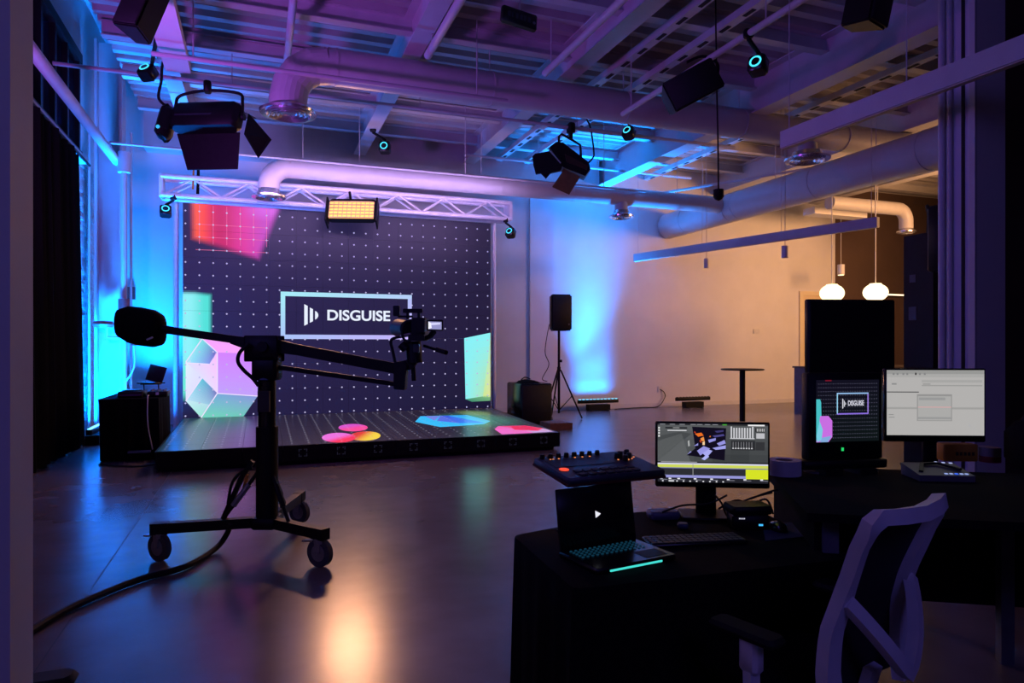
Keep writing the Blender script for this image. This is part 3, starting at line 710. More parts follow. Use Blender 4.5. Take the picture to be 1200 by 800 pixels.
tag(MB().bb(-2.44, -2.30, FW-.07, FW, 2.55, 2.80).build('alarm_box', M_RED, smooth=False), 'small dark red alarm box on the blue lit far wall', 'alarm box')
for i, (x, lab) in enumerate(((-2.68, 'left'), (-2.10, 'right'))):
    pipe('wall_conduit', (x, 13.42 if i == 0 else 13.75, .0), (x, 13.42 if i == 0 else 13.75, 5.4), .02, 'thin upright conduit on the %s side of the corner column' % lab)

# ================================================================== HANGING LINEAR LIGHTS (unlit)
def linear(a, b, label):
    t = thing('linear_light', label, 'light', a, group=None)
    d = Vector(b)-Vector(a)
    MB().bar([(0, 0, 0), d], .09, .17).build('housing', M_STEEL, t, smooth=False)
    MB().bar([Vector((0, 0, -.088)), d+Vector((0, 0, -.088))], .06, .012).build('lens', mat('opal_lens', (.6, .5, .42), .5), t, smooth=False)
    for f in (.02, .35, .68, .98):
        p = d*f; MB().cyl(p+Vector((0, 0, .08)), p+Vector((0, 0, 6.2-a[2])), .005, n=5).build('suspension_wire', M_STEEL, t)
linear((5.1, 5.63, 3.73), (5.16, 1.6, 3.73), 'long unlit linear lamp crossing in front of the right column')
linear((8.45, 14.25, 3.72), (9.9, 8.7, 3.72), 'long unlit linear lamp hanging in front of the warm wall')
m = MB(); m.bb(-1.15, -0.84, 4.5, 10.2, 5.30, 5.42)
tag(m.build('ceiling_baffle', M_WALL, smooth=False), 'long flat white baffle hung near the ceiling at upper left', 'baffle')

# ================================================================== HUNG LAMPS, SPEAKERS, CAMERAS
# barn door softlight, upper left
Y = 9.6
sl = thing('softlight', 'large black softlight with open barn doors hung at the upper left', 'light', at(243, 138, Y), rot=(R(-22), 0, -YAW-R(4)))
MB().cbox((0, 0, 0), (.98, .26, .40), .06).build('housing', M_BLACK, sl)
MB().cbox((-.60, .02, -.06), (.20, .30, .52), .08).build('ballast_box', M_BLACK, sl)
m = MB(); m.bar([(-.49, .14, -.2), (-.42, .30, -.62)], .02, .02); 
m = MB(); m.prism([(-.46, .10, -.18), (.46, .10, -.18), (.40, .34, -.62), (-.34, .34, -.62)], (0, .012, 0)); m.build('barn_door', M_BLACK, sl, smooth=False)
m = MB(); m.prism([(.50, .14, .18), (.50, .14, -.18), (.62, .42, -.38), (.76, .42, -.06)], (.012, 0, 0)); m.build('barn_door', M_BLACK, sl, smooth=False)
m = MB(); m.prism([(-.46, .14, .20), (.46, .14, .20), (.46, .44, .36), (-.46, .44, .36)], (0, .012, 0)); m.build('barn_door', M_BLACK, sl, smooth=False)
MB().cyl((-.58, -.14, -.26), (-.58, -.16, -.26), .025, n=10).build('blue_indicator', glow('blue_indicator_light', (60, 190, 250), 1.0), sl)
MB().bb(-.40, .12, -.134, -.128, -.06, -.03).build('side_rail', mat('satin_dark_rail', (.06, .05, .07), .25, .6), sl, smooth=False)
MB().tube(smoothpath([(-.47, 0, 0), (-.47, -.06, .2), (-.40, -.1, .32), (0, -.14, .36), (.44, -.1, .33), (.50, -.06, .2), (.50, 0, 0)], 5), .022).build('yoke', M_BLACK, sl)
for x in (-.51, .52): MB().cyl((x-.02, 0, 0), (x+.02, 0, 0), .05, n=12).build('yoke_knob', M_BLACK, sl)
p0 = sl.matrix_basis @ Vector((0, -.14, .36))
MB().cyl(p0, (p0.x, p0.y, 5.3), .03).build('drop_pole', M_BLACK, sl, world=True)
MB().cbox((p0.x, p0.y, 5.25), (.1, .14, .16), .02).build('pipe_clamp', M_BLACK, sl, world=True)
MB().tube(smoothpath([sl.matrix_basis @ Vector((-.62, 0, .2)), at(186, 115, Y), at(189, 95, Y+.1), at(190, 78, Y+.3), at(194, 62, Y+.6)]), .02).build('power_cable', M_RUBBER, sl, world=True)
# open face lamp with barn doors, centre
Y = 12.4
fr = thing('theatre_lamp', 'black theatre lamp with a tan barn door hanging at the ceiling centre', 'light', at(665, 190, Y))
m = MB(); a = at(652, 190, Y-.1); b = at(684, 190, Y+.35)
m.prism([at(x, y, Y) for x, y in ((644, 172), (652, 166), (660, 167), (690, 190), (692, 198), (686, 206), (660, 196))], FWD*.34); m.build('lamp_body', M_BLACK, fr, world=True, smooth=False)
m = MB(); pp(m, [(662, 180), (668, 183), (689, 194), (688, 199), (680, 196), (664, 190)], Y-.02, .03); m.build('cooling_fins', mat('dark_bronze_fins', (.05, .03, .02), .4, .5), fr, world=True, smooth=False)
m = MB(); pp(m, [(624, 183), (627, 180), (643, 177), (659, 194), (657, 200), (645, 203), (640, 209), (634, 203), (628, 204), (625, 193)], Y-.12, .05); m.build('barn_door', M_BLACK, fr, world=True, smooth=False)
m = MB(); m.prism([at(661, 198, Y-.05), at(680, 207, Y+.05), at(667, 228, Y-.15), at(647, 219, Y-.25)], FWD*.012); o = m.build('barn_door', mat('tan_barn_door', (.16, .09, .05), .6), fr, world=True, smooth=False); o['label'] = 'tan barn door'
m = MB(); m.bar([at(645, 177, Y-.14), at(657, 191, Y-.14)], .012, .02); m.build('bright_edge', M_SILVER, fr, world=True)
MB().tube([at(655, 176, Y+.05), at(655, 160, Y+.05), at(658, 157, Y+.05), at(669, 163, Y+.05), at(680, 170, Y+.05), at(681, 188, Y+.05)], .022).build('yoke', M_BLACK, fr, world=True)
q0 = at(669, 163, Y+.05)
MB().cyl(q0, (q0.x, q0.y, 5.60), .035).build('drop_pole', M_BLACK, fr, world=True)
MB().cbox((q0.x, q0.y, 5.58), (.12, .16, .18), .02).build('pipe_clamp', M_BLACK, fr, world=True)
MB().tube(smoothpath([at(688, 192, Y+.2), at(694, 186, Y+.2), at(696, 178, Y+.2), at(692, 150, Y+.3), at(687, 138, Y+.4), at(685, 125, Y+.4)]), .016).build('power_cable', M_RUBBER, fr, world=True)

# ringed motion-tracking cameras
def tracker(px, py, Y, size, yaw, pitch, label, hang=None, roll=0.0):
    c = at(px, py, Y)
    t = thing('tracking_camera', label, 'camera', c, rot=(pitch, roll, -YAW+yaw), group='ringed tracking cameras')
    s_ = size
    MB().cbox((0, s_*.35, 0), (s_, s_*.9, s_), s_*.12).build('body', M_BLACKGLOSS, t)
    MB().torus((0, -s_*.12, 0), (0, 1, 0), s_*.30, s_*.055, 28, 6).build('ring_light', M_CYANRING, t)
    MB().cyl((0, -s_*.16, 0), (0, -s_*.06, 0), s_*.22, n=20).build('lens', M_BLACKGLOSS, t)
    if hang is not None:
        h = Vector(hang); top = t.matrix_basis @ Vector((0, s_*.4, s_*.5))
        MB().tube([top, top+Vector((0, 0, s_*.25)), h-Vector((0, 0, s_*.3)), h], s_*.13, 8).build('mount_arm', M_BLACK, t, world=True)
        MB().cbox(h, (s_*.55, s_*.4, s_*.5), s_*.08, rz=-YAW).build('clamp', M_BLACK, t, world=True)
    return t
tracker(170, 80, 9.9, .21, R(-12), R(-38), 'black tracking camera with cyan ring at the far upper left', (-1.25, 10.2, 5.83))
tracker(450, 171, 13.2, .21, R(-3), R(-10), 'black tracking camera with a full cyan ring above the slimmer duct', (2.1, 13.3, 5.80))
tracker(735, 153, 12.6, .21, R(-35), R(-25), 'black tracking camera in front of the blue lit ceiling bay', (at(738, 150, 12.6).x, 11.3, 6.07))
tracker(886, 73, 7.9, .20, R(-40), R(-15), 'black tracking camera with cyan ring right of the angled speaker', (5.3, 6.41, 5.2))
tracker(194, 245, 12.2, .19, R(25), R(-28), 'black tracking camera under the left end of the truss', (-1.40, 13.55, 4.27))
tracker(597, 271, 14.4, .19, R(-25), R(-25), 'black tracking camera under the right end of the truss', (4.92, 13.55, 4.27))

# hanging loudspeakers
def pa_box(parent, w, d, h, grille=True):
    m = MB(); m.prism([(-w/2, -d/2, -h/2), (w/2, -d/2, -h/2), (w/2*.62, d/2, -h/2), (-w/2*.62, d/2, -h/2)], (0, 0, h)); m.build('cabinet', M_BLACK, parent, smooth=False, bevel=.015)
    m = MB(); m.cbox((0, -d/2-.008, 0), (w*.93, .02, h*.95), .01); m.build('grille', mat('black_speaker_grille', (.012, .012, .013), .6, .3, bump=.4, bscale=300), parent)
Y = 8.6
sp = thing('hanging_loudspeaker', 'black loudspeaker angled on the pipe at the upper right centre', 'loudspeaker', at(810, 105, Y), rot=(R(8), R(63), -YAW))
pa_box(sp, .40, .42, .66)
MB().tube(smoothpath([(0.0, 0, .36), (-.14, 0, .42), (-.30, 0, .30), (-.33, 0, .10)], 4), .018).build('yoke', M_BLACK, sp)
u0 = at(826, 66, Y); MB().cyl(at(815, 92, Y+.1), at(812, 80, Y+.15), .02).build('clamp', M_BLACK, sp, world=True)
sp2 = thing('hanging_loudspeaker', 'black loudspeaker whose lower corner hangs at the top right of the view', 'loudspeaker', at(1017, -6, 6.2), rot=(R(12), R(0), -YAW+R(38)))
pa_box(sp2, .34, .30, .56)
MB().cyl((0, 0, .2), (0, 0, 2.2), .02).build('drop_pole', M_BLACK, sp2)
sp3 = thing('hanging_loudspeaker', 'black loudspeaker hanging at the top left corner', 'loudspeaker', at(172, 6, 7.0), rot=(R(-15), R(12), -YAW-R(12)))
pa_box(sp3, .30, .30, .72)
MB().cyl((0, 0, .3), (0, 0, 1.5), .02).build('drop_pole', M_BLACK, sp3)
# exit sign box
Y = 7.9; ex0 = at(608, 22, Y)
ex = thing('exit_sign', 'dark green unlit sign box hung at the ceiling top centre', 'sign', ex0, rot=(R(-12), R(8), 0))
MB().cbox((0, 0, 0), (.44, .07, .20), .015).build('sign_box', mat('dark_green_sign', (.004, .016, .008), .4), ex)
m = MB()
for i, w_ in enumerate((.05, .03, .045, .05, .035, .05)): m.bb(-.15+i*.05, -.15+i*.05+w_*.7, -.0375, -.0352, -.035, .035)
stuff(m.build('faded_marks', mat('faint_sign_print', (.03, .05, .06), .6), ex, smooth=False))
MB().cyl((.18, -.0352, -.02), (.18, -.038, -.02), .018, n=12).build('indicator', mat('pale_indicator', (.18, .22, .22), .5), ex)
MB().cyl((0, 0, .09), (0, 0, .62), .012, n=8).build('hanger_stem', M_STEEL, ex)
# sensor on a cable
Y = 9.3; s0 = at(842, 229, Y)
se = thing('hanging_sensor', 'small black sensor hanging on a long cable right of centre', 'sensor', s0)
MB().lathe([(.0, -.075), (.05, -.05), (.075, -.01), (.07, .0), (.07, .08), (.03, .085)], n=16).build('sensor_body', M_BLACK, se)
MB().tube([(0, 0, .08), (-.01, 0, .8), (-.03, 0, 1.5), (-.05, 0, 2.72)], .011).build('cable', M_RUBBER, se)
# pendants
def cyl_pendant(px, y0, y1, Y, w_, label, warm=False):
    c = at(px, y1, Y); h = (y1-y0)*Y/800; r = w_*Y/1600
    t = thing('cylinder_pendant', label, 'light', c)
    MB().cyl((0, 0, 0), (0, 0, h), r, n=20).build('shade', M_WHITEPL, t)
    if warm: MB().cyl((0, 0, -.012), (0, 0, 0), r*.8, n=20).build('lit_opening', M_WARMGLOW, t)
    MB().cyl((0, 0, h), (0, 0, 6.36-c.z), .008, n=6).build('cord', M_STEEL, t)
cyl_pendant(920, 288, 302, 13.2, 8, 'small white cylinder pendant in front of the warm wall below the linear lamp')
cyl_pendant(828, 303, 314, 14.9, 6, 'smallest cylinder pendant below the left part of the linear lamp')
cyl_pendant(985.5, 310, 322, 18.6, 8, 'warm lit cylinder pendant above the globe lamps in the kitchen', True)
for px, py, Y, lab in ((975, 343.5, 16.2, 'left glowing globe pendant behind the big black monitor'), (1026, 342.5, 15.6, 'right, larger glowing globe pendant behind the big black monitor')):
    c = at(px, py, Y); t = thing('globe_pendant', lab, 'light', c, group='kitchen globe pendants')
    r = 13.6*Y/800; k = .78
    MB().lathe([(r*.45, r*k*.98)]+[(r*math.cos(a_), r*k*math.sin(a_)) for a_ in [R(60-15*i) for i in range(0, 10)]]+[(r*.3, -r*k)], n=28).build('glass_globe', M_WARMGLOW, t)
    MB().cyl((0, 0, r*k*.9), (0, 0, 6.36-c.z), .012, n=8).build('stem', M_STEEL, t)
    bpy_l = bpy.data.lights.new('globe_light', 'POINT'); bpy_l.energy = 26; bpy_l.color = (1, .62, .30); bpy_l.shadow_soft_size = r
    lo = bpy.data.objects.new('globe_light', bpy_l); COL.objects.link(lo); lo.location = (c.x, c.y, c.z-r*.9)

# ================================================================== KITCHEN END
bc0 = onz(932, 488, 0.0)
bc = thing('bar_counter', 'dark bar counter end at the far right behind the black monitor', 'counter', (bc0.x+.62, bc0.y, 0))
MB().bb(0, 3.4, 0, .7, 0, 1.09).build('carcass', mat('dark_blue_grey_laminate', (.09, .08, .12), .5), bc, smooth=False)
MB().bb(-.03, 3.43, -.03, .73, 1.09, 1.13).build('countertop', mat('dark_countertop', (.06, .05, .05), .3), bc, smooth=False)
sh0 = ony(1080, 430, FW-.4); sh1 = ony(1104, 430, FW-.4); zt = ony(1094, 300, FW-.4).z
shf = thing('backlit_shelf', 'tall backlit shelf glimpsed between the black totem and the column', 'shelf', (sh0.x, FW-.4, 0))
wS = 20.9-sh0.x
MB().bb(0, wS, .3, .34, .9, 3.6).build('backlit_panel', glow('warm_shelf_glow', (255, 205, 150), .85), shf, smooth=False)
for z in (.86, 1.75, 2.5, 3.58): MB().bb(-.02, wS, 0, .34, z, z+.05).build('shelf_board', M_WOOD, shf, smooth=False)
for x in (-.03, wS): MB().bb(x-.02, x+.02, 0, .34, 0, 3.64).build('side_board', M_WOOD, shf, smooth=False)
l0 = ony(1040, 346, FW-.2); l1 = ony(1060, 346, FW-.2)
cs = thing('ceiling_strip_light', 'thin bright strip lamp on the dark kitchen wall right of the globes', 'light', (l0.x, FW-.2, l0.z))
MB().bb(0, l1.x-l0.x, 0, .2, 0, .05).build('housing', M_WHITEPL, cs, smooth=False)
MB().bb(0.01, l1.x-l0.x-.01, -.006, 0, .005, .045).build('lit_strip', M_WARMGLOW, cs, smooth=False)
# tall black totem beside the column
tt = thing('display_totem', 'tall black kiosk cabinet standing left of the square column', 'cabinet', (6.5, 5.05, 0))
MB().bb(0, .34, 0, .34, .06, 2.78).build('cabinet_body', M_BLACK, tt, smooth=False)
MB().bb(.03, .31, .03, .31, 0, .06).build('plinth', M_BLACK, tt, smooth=False)
m = MB(); m.bb(-.003, 0, .20, .27, 2.28, 2.36); m.bb(-.003, 0, .19, .28, 1.88, 2.02); m.build('faint_emblems', mat('faint_grey_print', (.05, .05, .06), .5), tt, smooth=False)
tag(MB().tube(smoothpath([(6.62, 5.2, 2.80), (6.5, 5.1, 2.95), (6.35, 5.0, 3.02), (6.2, 4.85, 2.9), (6.1, 4.7, 2.6), (6.0, 4.54, 2.3), (5.98, 4.54, 1.2)]), .018).build('hanging_cable', M_RUBBER), 'thick black cable looping from the kiosk cabinet to the column', 'cable')
tag(MB().cbox((6.05, 4.62, 2.62), (.16, .18, .62), .02).build('column_junction_box', M_BLACK), 'black box fixed high on the back of the square column', 'box')

# ================================================================== FAR WALL ITEMS
th = ony(886, 388, FW); tag(MB().bb(th.x-.10, th.x+.10, FW-.03, FW, th.z-.06, th.z+.06).build('thermostat', M_WHITEPL, smooth=False), 'small white thermostat on the warm lit wall', 'thermostat')
ol = ony(773, 456, FW); tag(MB().bb(ol.x-.06, ol.x+.06, FW-.025, FW, ol.z-.08, ol.z+.08).build('wall_outlet', M_WHITEPL, smooth=False), 'white wall outlet above the floor between the two LED battens', 'outlet')
def batten(name, c, L, rz, label, lit):
    t = thing('led_batten', label, 'light', c, rz=rz)
    MB().cbox((0, 0, .235), (L, .09, .09), .012).build('housing', M_BLACK, t)
    MB().bb(-L*.26, L*.26, -.10, .10, .012, .16).build('power_box', M_BLACK, t, smooth=False)
    for x in (-L*.2, L*.2): MB().bb(x-.02, x+.02, -.14, .14, 0, .03).build('foot', M_BLACK, t, smooth=False)
    for i in range(11):
        x = -L/2+L*(i+.5)/11
        MB().cyl((x, 0, .278), (x, 0, .292), .030, n=12).build('lens', lit, t)
    return t
M_BLUELENS = glow('blue_lens_glow', (120, 225, 255), 2.2)
M_DARKLENS = mat('dark_lens', (.04, .035, .03), .2)
b1 = ony(701, 479, 15.25); batten('r', (b1.x, 15.25, 0), 1.12, 0, 'lit blue LED batten on the floor beside the speaker tripod', M_BLUELENS)
b2 = ony(812, 475, 15.1); batten('u', (b2.x, 15.1, 0), 1.05, 0, 'unlit LED batten on the floor below the wall outlet', M_DARKLENS)
batten('l', (-2.50, 12.95, 0), 0.9, R(90), 'lit blue LED batten on the floor in the left corner behind the curtain', M_BLUELENS)
tag(MB().tube(smoothpath([(ol.x, FW-.03, ol.z), (ol.x+.1, FW-.06, ol.z-.08), (ol.x+.12, FW-.06, .25), (ol.x-.15, FW-.15, .03), (ol.x-.6, FW-.12, .015), (b1.x+.5, 15.3, .015)]), .012).build('extension_lead', M_RUBBER), 'black extension lead from the wall outlet to the lit batten', 'lead')

# speaker on tripod
c = cw((655-600)/800*15.2, 15.2)
ps = thing('speaker_stand', 'black tripod speaker stand between the subwoofer and the blue lit wall', 'stand', (c.x, c.y, 0), rz=-YAW)
MB().cyl((0, 0, .12), (0, 0, 1.95), .028).build('pole', M_BLACK, ps)
MB().cyl((0, 0, 1.05), (0, 0, 1.15), .04).build('collar', M_BLACK, ps)
MB().cyl((0, 0, 1.28), (.07, 0, 1.28), .03).build('knob', M_BLACK, ps)
for a_ in (-15, 105, 225):
    d = Vector((math.cos(R(a_)), math.sin(R(a_)), 0))
    MB().cyl(d*.04+Vector((0, 0, 1.08)), d*.52+Vector((0, 0, .02)), .018).build('leg', M_BLACK, ps)
    MB().cyl(Vector((0, 0, .18)), d*.30+Vector((0, 0, .51)), .010).build('brace', M_BLACK, ps)
ls = thing('loudspeaker', 'black loudspeaker on top of the tripod stand', 'loudspeaker', (c.x, c.y, 1.95), rz=-YAW+R(14))
m = MB(); m.prism([(-.24, -.22, 0), (.24, -.22, 0), (.16, .20, 0), (-.16, .20, 0)], (0, 0, .80)); m.build('cabinet', M_BLACK, ls, smooth=False, bevel=.03)
MB().cbox((0, -.225, .40), (.43, .02, .74), .01).build('grille', mat('black_speaker_grille', (.012, .012, .013), .6), ls)
MB().bb(.14, .17, -.24, -.235, .12, .16).build('badge', M_GREYMETAL, ls, smooth=False)
tag(MB().tube(smoothpath([(c.x-.15, c.y+.2, 2.1), (c.x-.25, c.y+.2, 1.5), (c.x-.2, c.y+.1, 1.2), (c.x-.4, c.y, .9), (c.x-.42, c.y-.3, .85)]), .009).build('speaker_cable', M_RUBBER), 'thin black cable hanging from the tripod loudspeaker to the subwoofer', 'cable')
# subwoofer
sb = thing('subwoofer', 'big black subwoofer box on the floor right of the LED stage', 'loudspeaker', (5.02, 12.95, 0))
MB().cbox((.36, .42, .43), (.70, .84, .82), .03).build('cabinet', M_BLACKGLOSS, sb)
MB().cbox((.36, -.012, .43), (.64, .02, .76), .01).build('grille', mat('black_speaker_grille', (.012, .012, .013), .6), sb)
for x in (.06, .66):
    for y in (.06, .78): MB().cyl((x, y, 0), (x, y, .03), .03, n=10).build('foot', M_RUBBER, sb)
MB().cbox((-.003, .42, .35), (.02, .16, .09), .008).build('side_handle', M_BLACK, sb)
bg = thing('cable_bag', 'black floppy bag lying on the subwoofer', 'bag', (5.30, 13.25, .84))
m = MB(); N = 10
vs = [((i/N-.5)*.46, (j/N-.5)*.40, (.09*math.sin(PI*i/N)**.5*math.sin(PI*j/N)**.5*(1-.4*i/N)+.01*math.sin(i*2+j)) if 0 < i < N and 0 < j < N else 0) for j in range(N+1) for i in range(N+1)]
fs = [(j*(N+1)+i, j*(N+1)+i+1, (j+1)*(N+1)+i+1, (j+1)*(N+1)+i) for j in range(N) for i in range(N)]
bv = len(vs); vs += [(-.23, -.2, 0), (.23, -.2, 0), (.23, .2, 0), (-.23, .2, 0)]; fs.append((bv+3, bv+2, bv+1, bv))
m.add(vs, fs); m.build('bag_body', M_CLOTH, bg)
MB().tube(smoothpath([(-.15, 0, .07), (-.05, .02, .12), (.06, 0, .08)]), .012).build('bag_strap', M_RUBBER, bg)
pl = onz(663, 503, 0.0); tag(MB().bb(pl.x-.35, pl.x+.12, pl.y-.05, pl.y+.45, 0, .13).build('plywood_box', M_WOOD, smooth=False), 'brown plywood block on the floor at the right edge of the stage', 'block')
# bar table
bt = at(870, 432, 13.6)
pt = thing('bar_table', 'tall slim black bar table in front of the warm wall', 'table', (bt.x, bt.y, 0))
MB().lathe([(.02, 1.125), (.40, 1.13), (.415, 1.14), (.415, 1.152), (.40, 1.16), (0, 1.16)], n=36).build('tabletop', M_BLACK, pt)
MB().cyl((0, 0, .02), (0, 0, 1.13), .055, n=18).build('post', M_BLACK, pt)
MB().lathe([(.30, 0), (.30, .012), (.06, .03), (0, .03)], n=32).build('base_plate', M_BLACK, pt)

# ================================================================== DJ TABLE at left
dj = thing('draped_table', 'table draped to the floor in black cloth at the left of the stage', 'table', (-2.07, 10.9, 0))
MB().bb(0.02, .73, .02, 1.33, .82, .855).build('tabletop', M_BLACK, dj, smooth=False)
m = MB(); per = []
def rect(o, w_, d_, k):
    P = []
    for i in range(k): P.append((o+w_*i/k, o))
    for i in range(k): P.append((o+w_, o+d_*i/k))
    for i in range(k): P.append((o+w_-w_*i/k, o+d_))
    for i in range(k): P.append((o, o+d_-d_*i/k))
    return P
K = 16; tp = rect(0, .75, 1.35, K); n = len(tp); vs = []
for zi, (z, f) in enumerate(((.865, 0), (.80, .01), (.4, .03), (.012, .05))):
    for i, (x, y) in enumerate(tp):
        cx, cy_ = x-.375, y-.675; r_ = math.hypot(cx, cy_); w_ = f*(.5+.7*math.sin(i*1.7)) if zi else 0
        vs.append((x+cx/r_*w_-(.04*zi/3 if cx < 0 else 0)*-1, y+cy_/r_*w_, z))
fs = [(k_*n+i, k_*n+(i+1) % n, (k_+1)*n+(i+1) % n, (k_+1)*n+i) for k_ in range(3) for i in range(n)]+[tuple(range(n))]
m.add(vs, fs); m.build('black_tablecloth', M_CLOTH, dj)
def laptop(name, label, loc, rz, w_, d_, h_, tilt, lidmat=None, screen=None):
    t = thing(name, label, 'laptop', loc, rz=rz)
    MB().cbox((0, 0, .010), (w_, d_, .02), .006).build('base', M_BLACKGLOSS, t)
    rot = Matrix.Rotation(tilt, 3, 'X'); hc = Vector((0, d_/2, .02))
    MB().cbox(hc+rot @ Vector((0, 0, h_/2)), (w_, .010, h_), .004, rot=rot).build('lid', M_BLACKGLOSS, t)
    return t, rot, hc
djl = at(178, 452, 10.6)
cc = thing('dj_controller', 'black media player deck on the draped table', 'player', (-1.86, 11.05, .866))
MB().cbox((.16, .22, .045), (.32, .42, .09), .012).build('deck_body', M_BLACK, cc)
MB().lathe([(.125, .09), (.125, .105), (.115, .11), (0, .11)], (.16, .18, 0), 28).build('jog_wheel', M_BLACKGLOSS, cc)
MB().bb(.02, .30, .008, .012, .03, .05).build('front_trim', mat('violet_trim_strip', (.12, .05, .16), .4), cc, smooth=False)
mx = thing('audio_mixer', 'black audio mixer with knobs beside the media player on the draped table', 'mixer', (-1.50, 11.1, .866))
MB().cbox((.14, .2, .04), (.26, .38, .08), .01).build('mixer_body', M_BLACK, mx)
for i in range(3):
    for j in range(4): MB().cyl((.06+.08*i, .08+.08*j, .08), (.06+.08*i, .08+.08*j, .105), .014, n=10).build('knob', M_GREYMETAL, mx)
MB().bb(.12, .16, .005, .011, .03, .07).build('white_label', M_WHITEPL, mx, smooth=False)
lst = thing('laptop_stand', 'black laptop stand on the draped table', 'stand', (-1.52, 11.75, .866))
MB().bb(-.12, .12, -.08, .08, 0, .008).build('base_plate', M_BLACK, lst, smooth=False)
for x in (-.10, .10): MB().bar([(x, .06, 0), (x, -.02, .16)], .015, .015).build('support_arm', M_BLACK, lst)
MB().bb(-.14, .14, -.08, .06, .155, .165).build('support_tray', M_BLACK, lst, smooth=False)
tb = thing('tablet_computer', 'dark tilted laptop seen from behind on the draped table', 'laptop', (-1.52, 11.72, 1.033), rz=R(-38))
MB().cbox((0, 0, .01), (.34, .22, .02), .005).build('base', M_BLACKGLOSS, tb)
rt = Matrix.Rotation(R(-14), 3, 'X') @ Matrix.Rotation(R(10), 3, 'Y'); MB().cbox((.02, .08, .15), (.34, .01, .25), .004, rot=rt).build('lid', mat('dark_laptop_lid', (.03, .02, .03), .4), tb)
tag(MB().tube(smoothpath([(-1.46, 11.02, .9), (-1.45, 10.86, .86), (-1.44, 10.80, .5), (-1.38, 10.80, .15)]), .008).build('white_cable', M_WHITEPL), 'thin pale cable hanging down the front of the draped table', 'cable')
tag(MB().bb(-1.68, -1.40, 10.72, 10.80, .12, .145).build('cable_tray', mat('grey_blue_tray', (.2, .22, .3), .5), smooth=False), 'small pale ledge low on the front of the draped table', 'ledge')
tag(MB().tube(smoothpath([onz(116, 544, .012), onz(140, 546, .012), onz(165, 546, .012), onz(183, 543, .012)]), .012).build('floor_cable', M_RUBBER), 'thin black cable on the floor in front of the draped table', 'cable')

# ================================================================== CAMERA CRANE
J = 5.3
jc = cw((313-600)/800*J, J)
jb = thing('camera_crane', 'black camera crane on a three wheeled dolly in front of the LED stage', 'crane', (jc.x, jc.y, 0), rz=-YAW)
def jw(px, py, Y=J): return at(px, py, Y)
MB().cyl((0, 0, .27), (0, 0, .98), .083, n=24).build('lower_column', M_BLACK, jb)
MB().cyl((0, 0, .98), (0, 0, 1.38), .066, n=24).build('inner_column', M_BLACKGLOSS, jb)
MB().bb(-.045, .045, -.08, -.05, 1.10, 1.26).build('lock_plate', mat('dark_grey_plate', (.03, .03, .035), .4, .4), jb, smooth=False)
MB().cyl((0, 0, 1.345), (0, 0, 1.375), .085, n=24).build('ring_collar', mat('blue_anodised_ring', (.10, .16, .32), .3, .6), jb)
MB().cbox((0, 0, 1.44), (.19, .17, .20), .02).build('pan_head', M_BLACK, jb)
for dy in (-.075, .075): MB().cbox((-.02, dy, 1.585), (.26, .02, .20), .02).build('pivot_bracket', M_BLACK, jb)
MB().cyl((0, -.11, 1.60), (0, .11, 1.60), .04, n=16).build('pivot_axle', M_BLACK, jb)
hubz = .265
MB().cbox((0, 0, .245), (.20, .22, .085), .02).build('hub', M_BLACK, jb)
wheels = [(onz(187, 657, 0)), (onz(375, 664, 0)), (onz(351, 613, 0))]
for i, w_ in enumerate(wheels):
    hub = Vector((jc.x, jc.y, .245)); end = Vector((w_.x, w_.y, .245)); d = (end-hub).normalized()
    MB().bar([hub, end+d*.05], .07, .075).build('dolly_leg', M_BLACK, jb, world=True, smooth=False)
    MB().bar([end-d*.06, end+d*.06], .08, .082).build('leg_end', M_BLACK, jb, world=True, smooth=False)
    cs_ = MB(); ax = RGT if False else (FWD*.9+RGT*.43).normalized()
    fwd_ = ax.cross(UP).normalized(); wc = Vector((w_.x, w_.y, .105))+fwd_*0.0
    cs_.bb(0, 0, 0, 0, 0, 0) if False else None
    cs_.cyl((w_.x, w_.y, .175), (w_.x, w_.y, .208), .045, n=14)
    for s_ in (-1, 1): cs_.bar([wc+ax*(.036*s_), Vector((w_.x, w_.y, .185))+ax*(.03*s_)], .05, .008, up=ax)
    caster = cs_.build('caster_fork', M_GREYMETAL, jb, world=True)
    wl = MB(); wl.cyl(wc-ax*.022, wc+ax*.022, .103, n=28); wl.build('wheel', M_WHEEL, caster, world=True)
    wl = MB(); wl.cyl(wc-ax*.026, wc+ax*.026, .060, n=20); wl.build('wheel_hub', M_GREYMETAL, caster, world=True)
    bl = Vector((w_.x, w_.y, .185))+fwd_*(-.06)
    MB().bar([bl, bl-fwd_*.09-Vector((0, 0, .01))], .05, .012).build('brake_lever', M_SILVER, caster, world=True)
# stays from column to legs
for i, (w_, f) in enumerate(zip(wheels, (.42, .42, .5))):
    hub = Vector((jc.x, jc.y, 0)); e = hub.lerp(Vector((w_.x, w_.y, 0)), f)+Vector((0, 0, .28)); a_ = hub+(e-hub).normalized()*.04+Vector((0, 0, .68)); a_.z = .68
    MB().cyl(a_, e, .014, n=8).build('stay_rod', M_BLACK, jb, world=True)
    MB().cyl(a_.lerp(e, .35), a_.lerp(e, .75), .022, n=8).build('turnbuckle', M_GREYMETAL if i == 0 else M_BLACK, jb, world=True)
e1 = jw(250, 600); MB().bar([jw(262, 607), jw(283, 560), jw(296, 540)], .035, .035).build('leg_brace', M_BLACK, jb, world=True, smooth=False)
MB().tube(smoothpath([jw(296, 548), jw(283, 553), jw(272, 566), jw(267, 590)]), .012).build('brace_cable', M_RUBBER, jb, world=True)
MB().bar([jw(290, 556), jw(286, 572)], .03, .02).build('orange_tab', M_ORANGE, jb, world=True)
for px in (304, 318): MB().cyl(jw(px, 613), jw(px, 618), .035, n=12).build('foot_pad', M_RUBBER, jb, world=True)
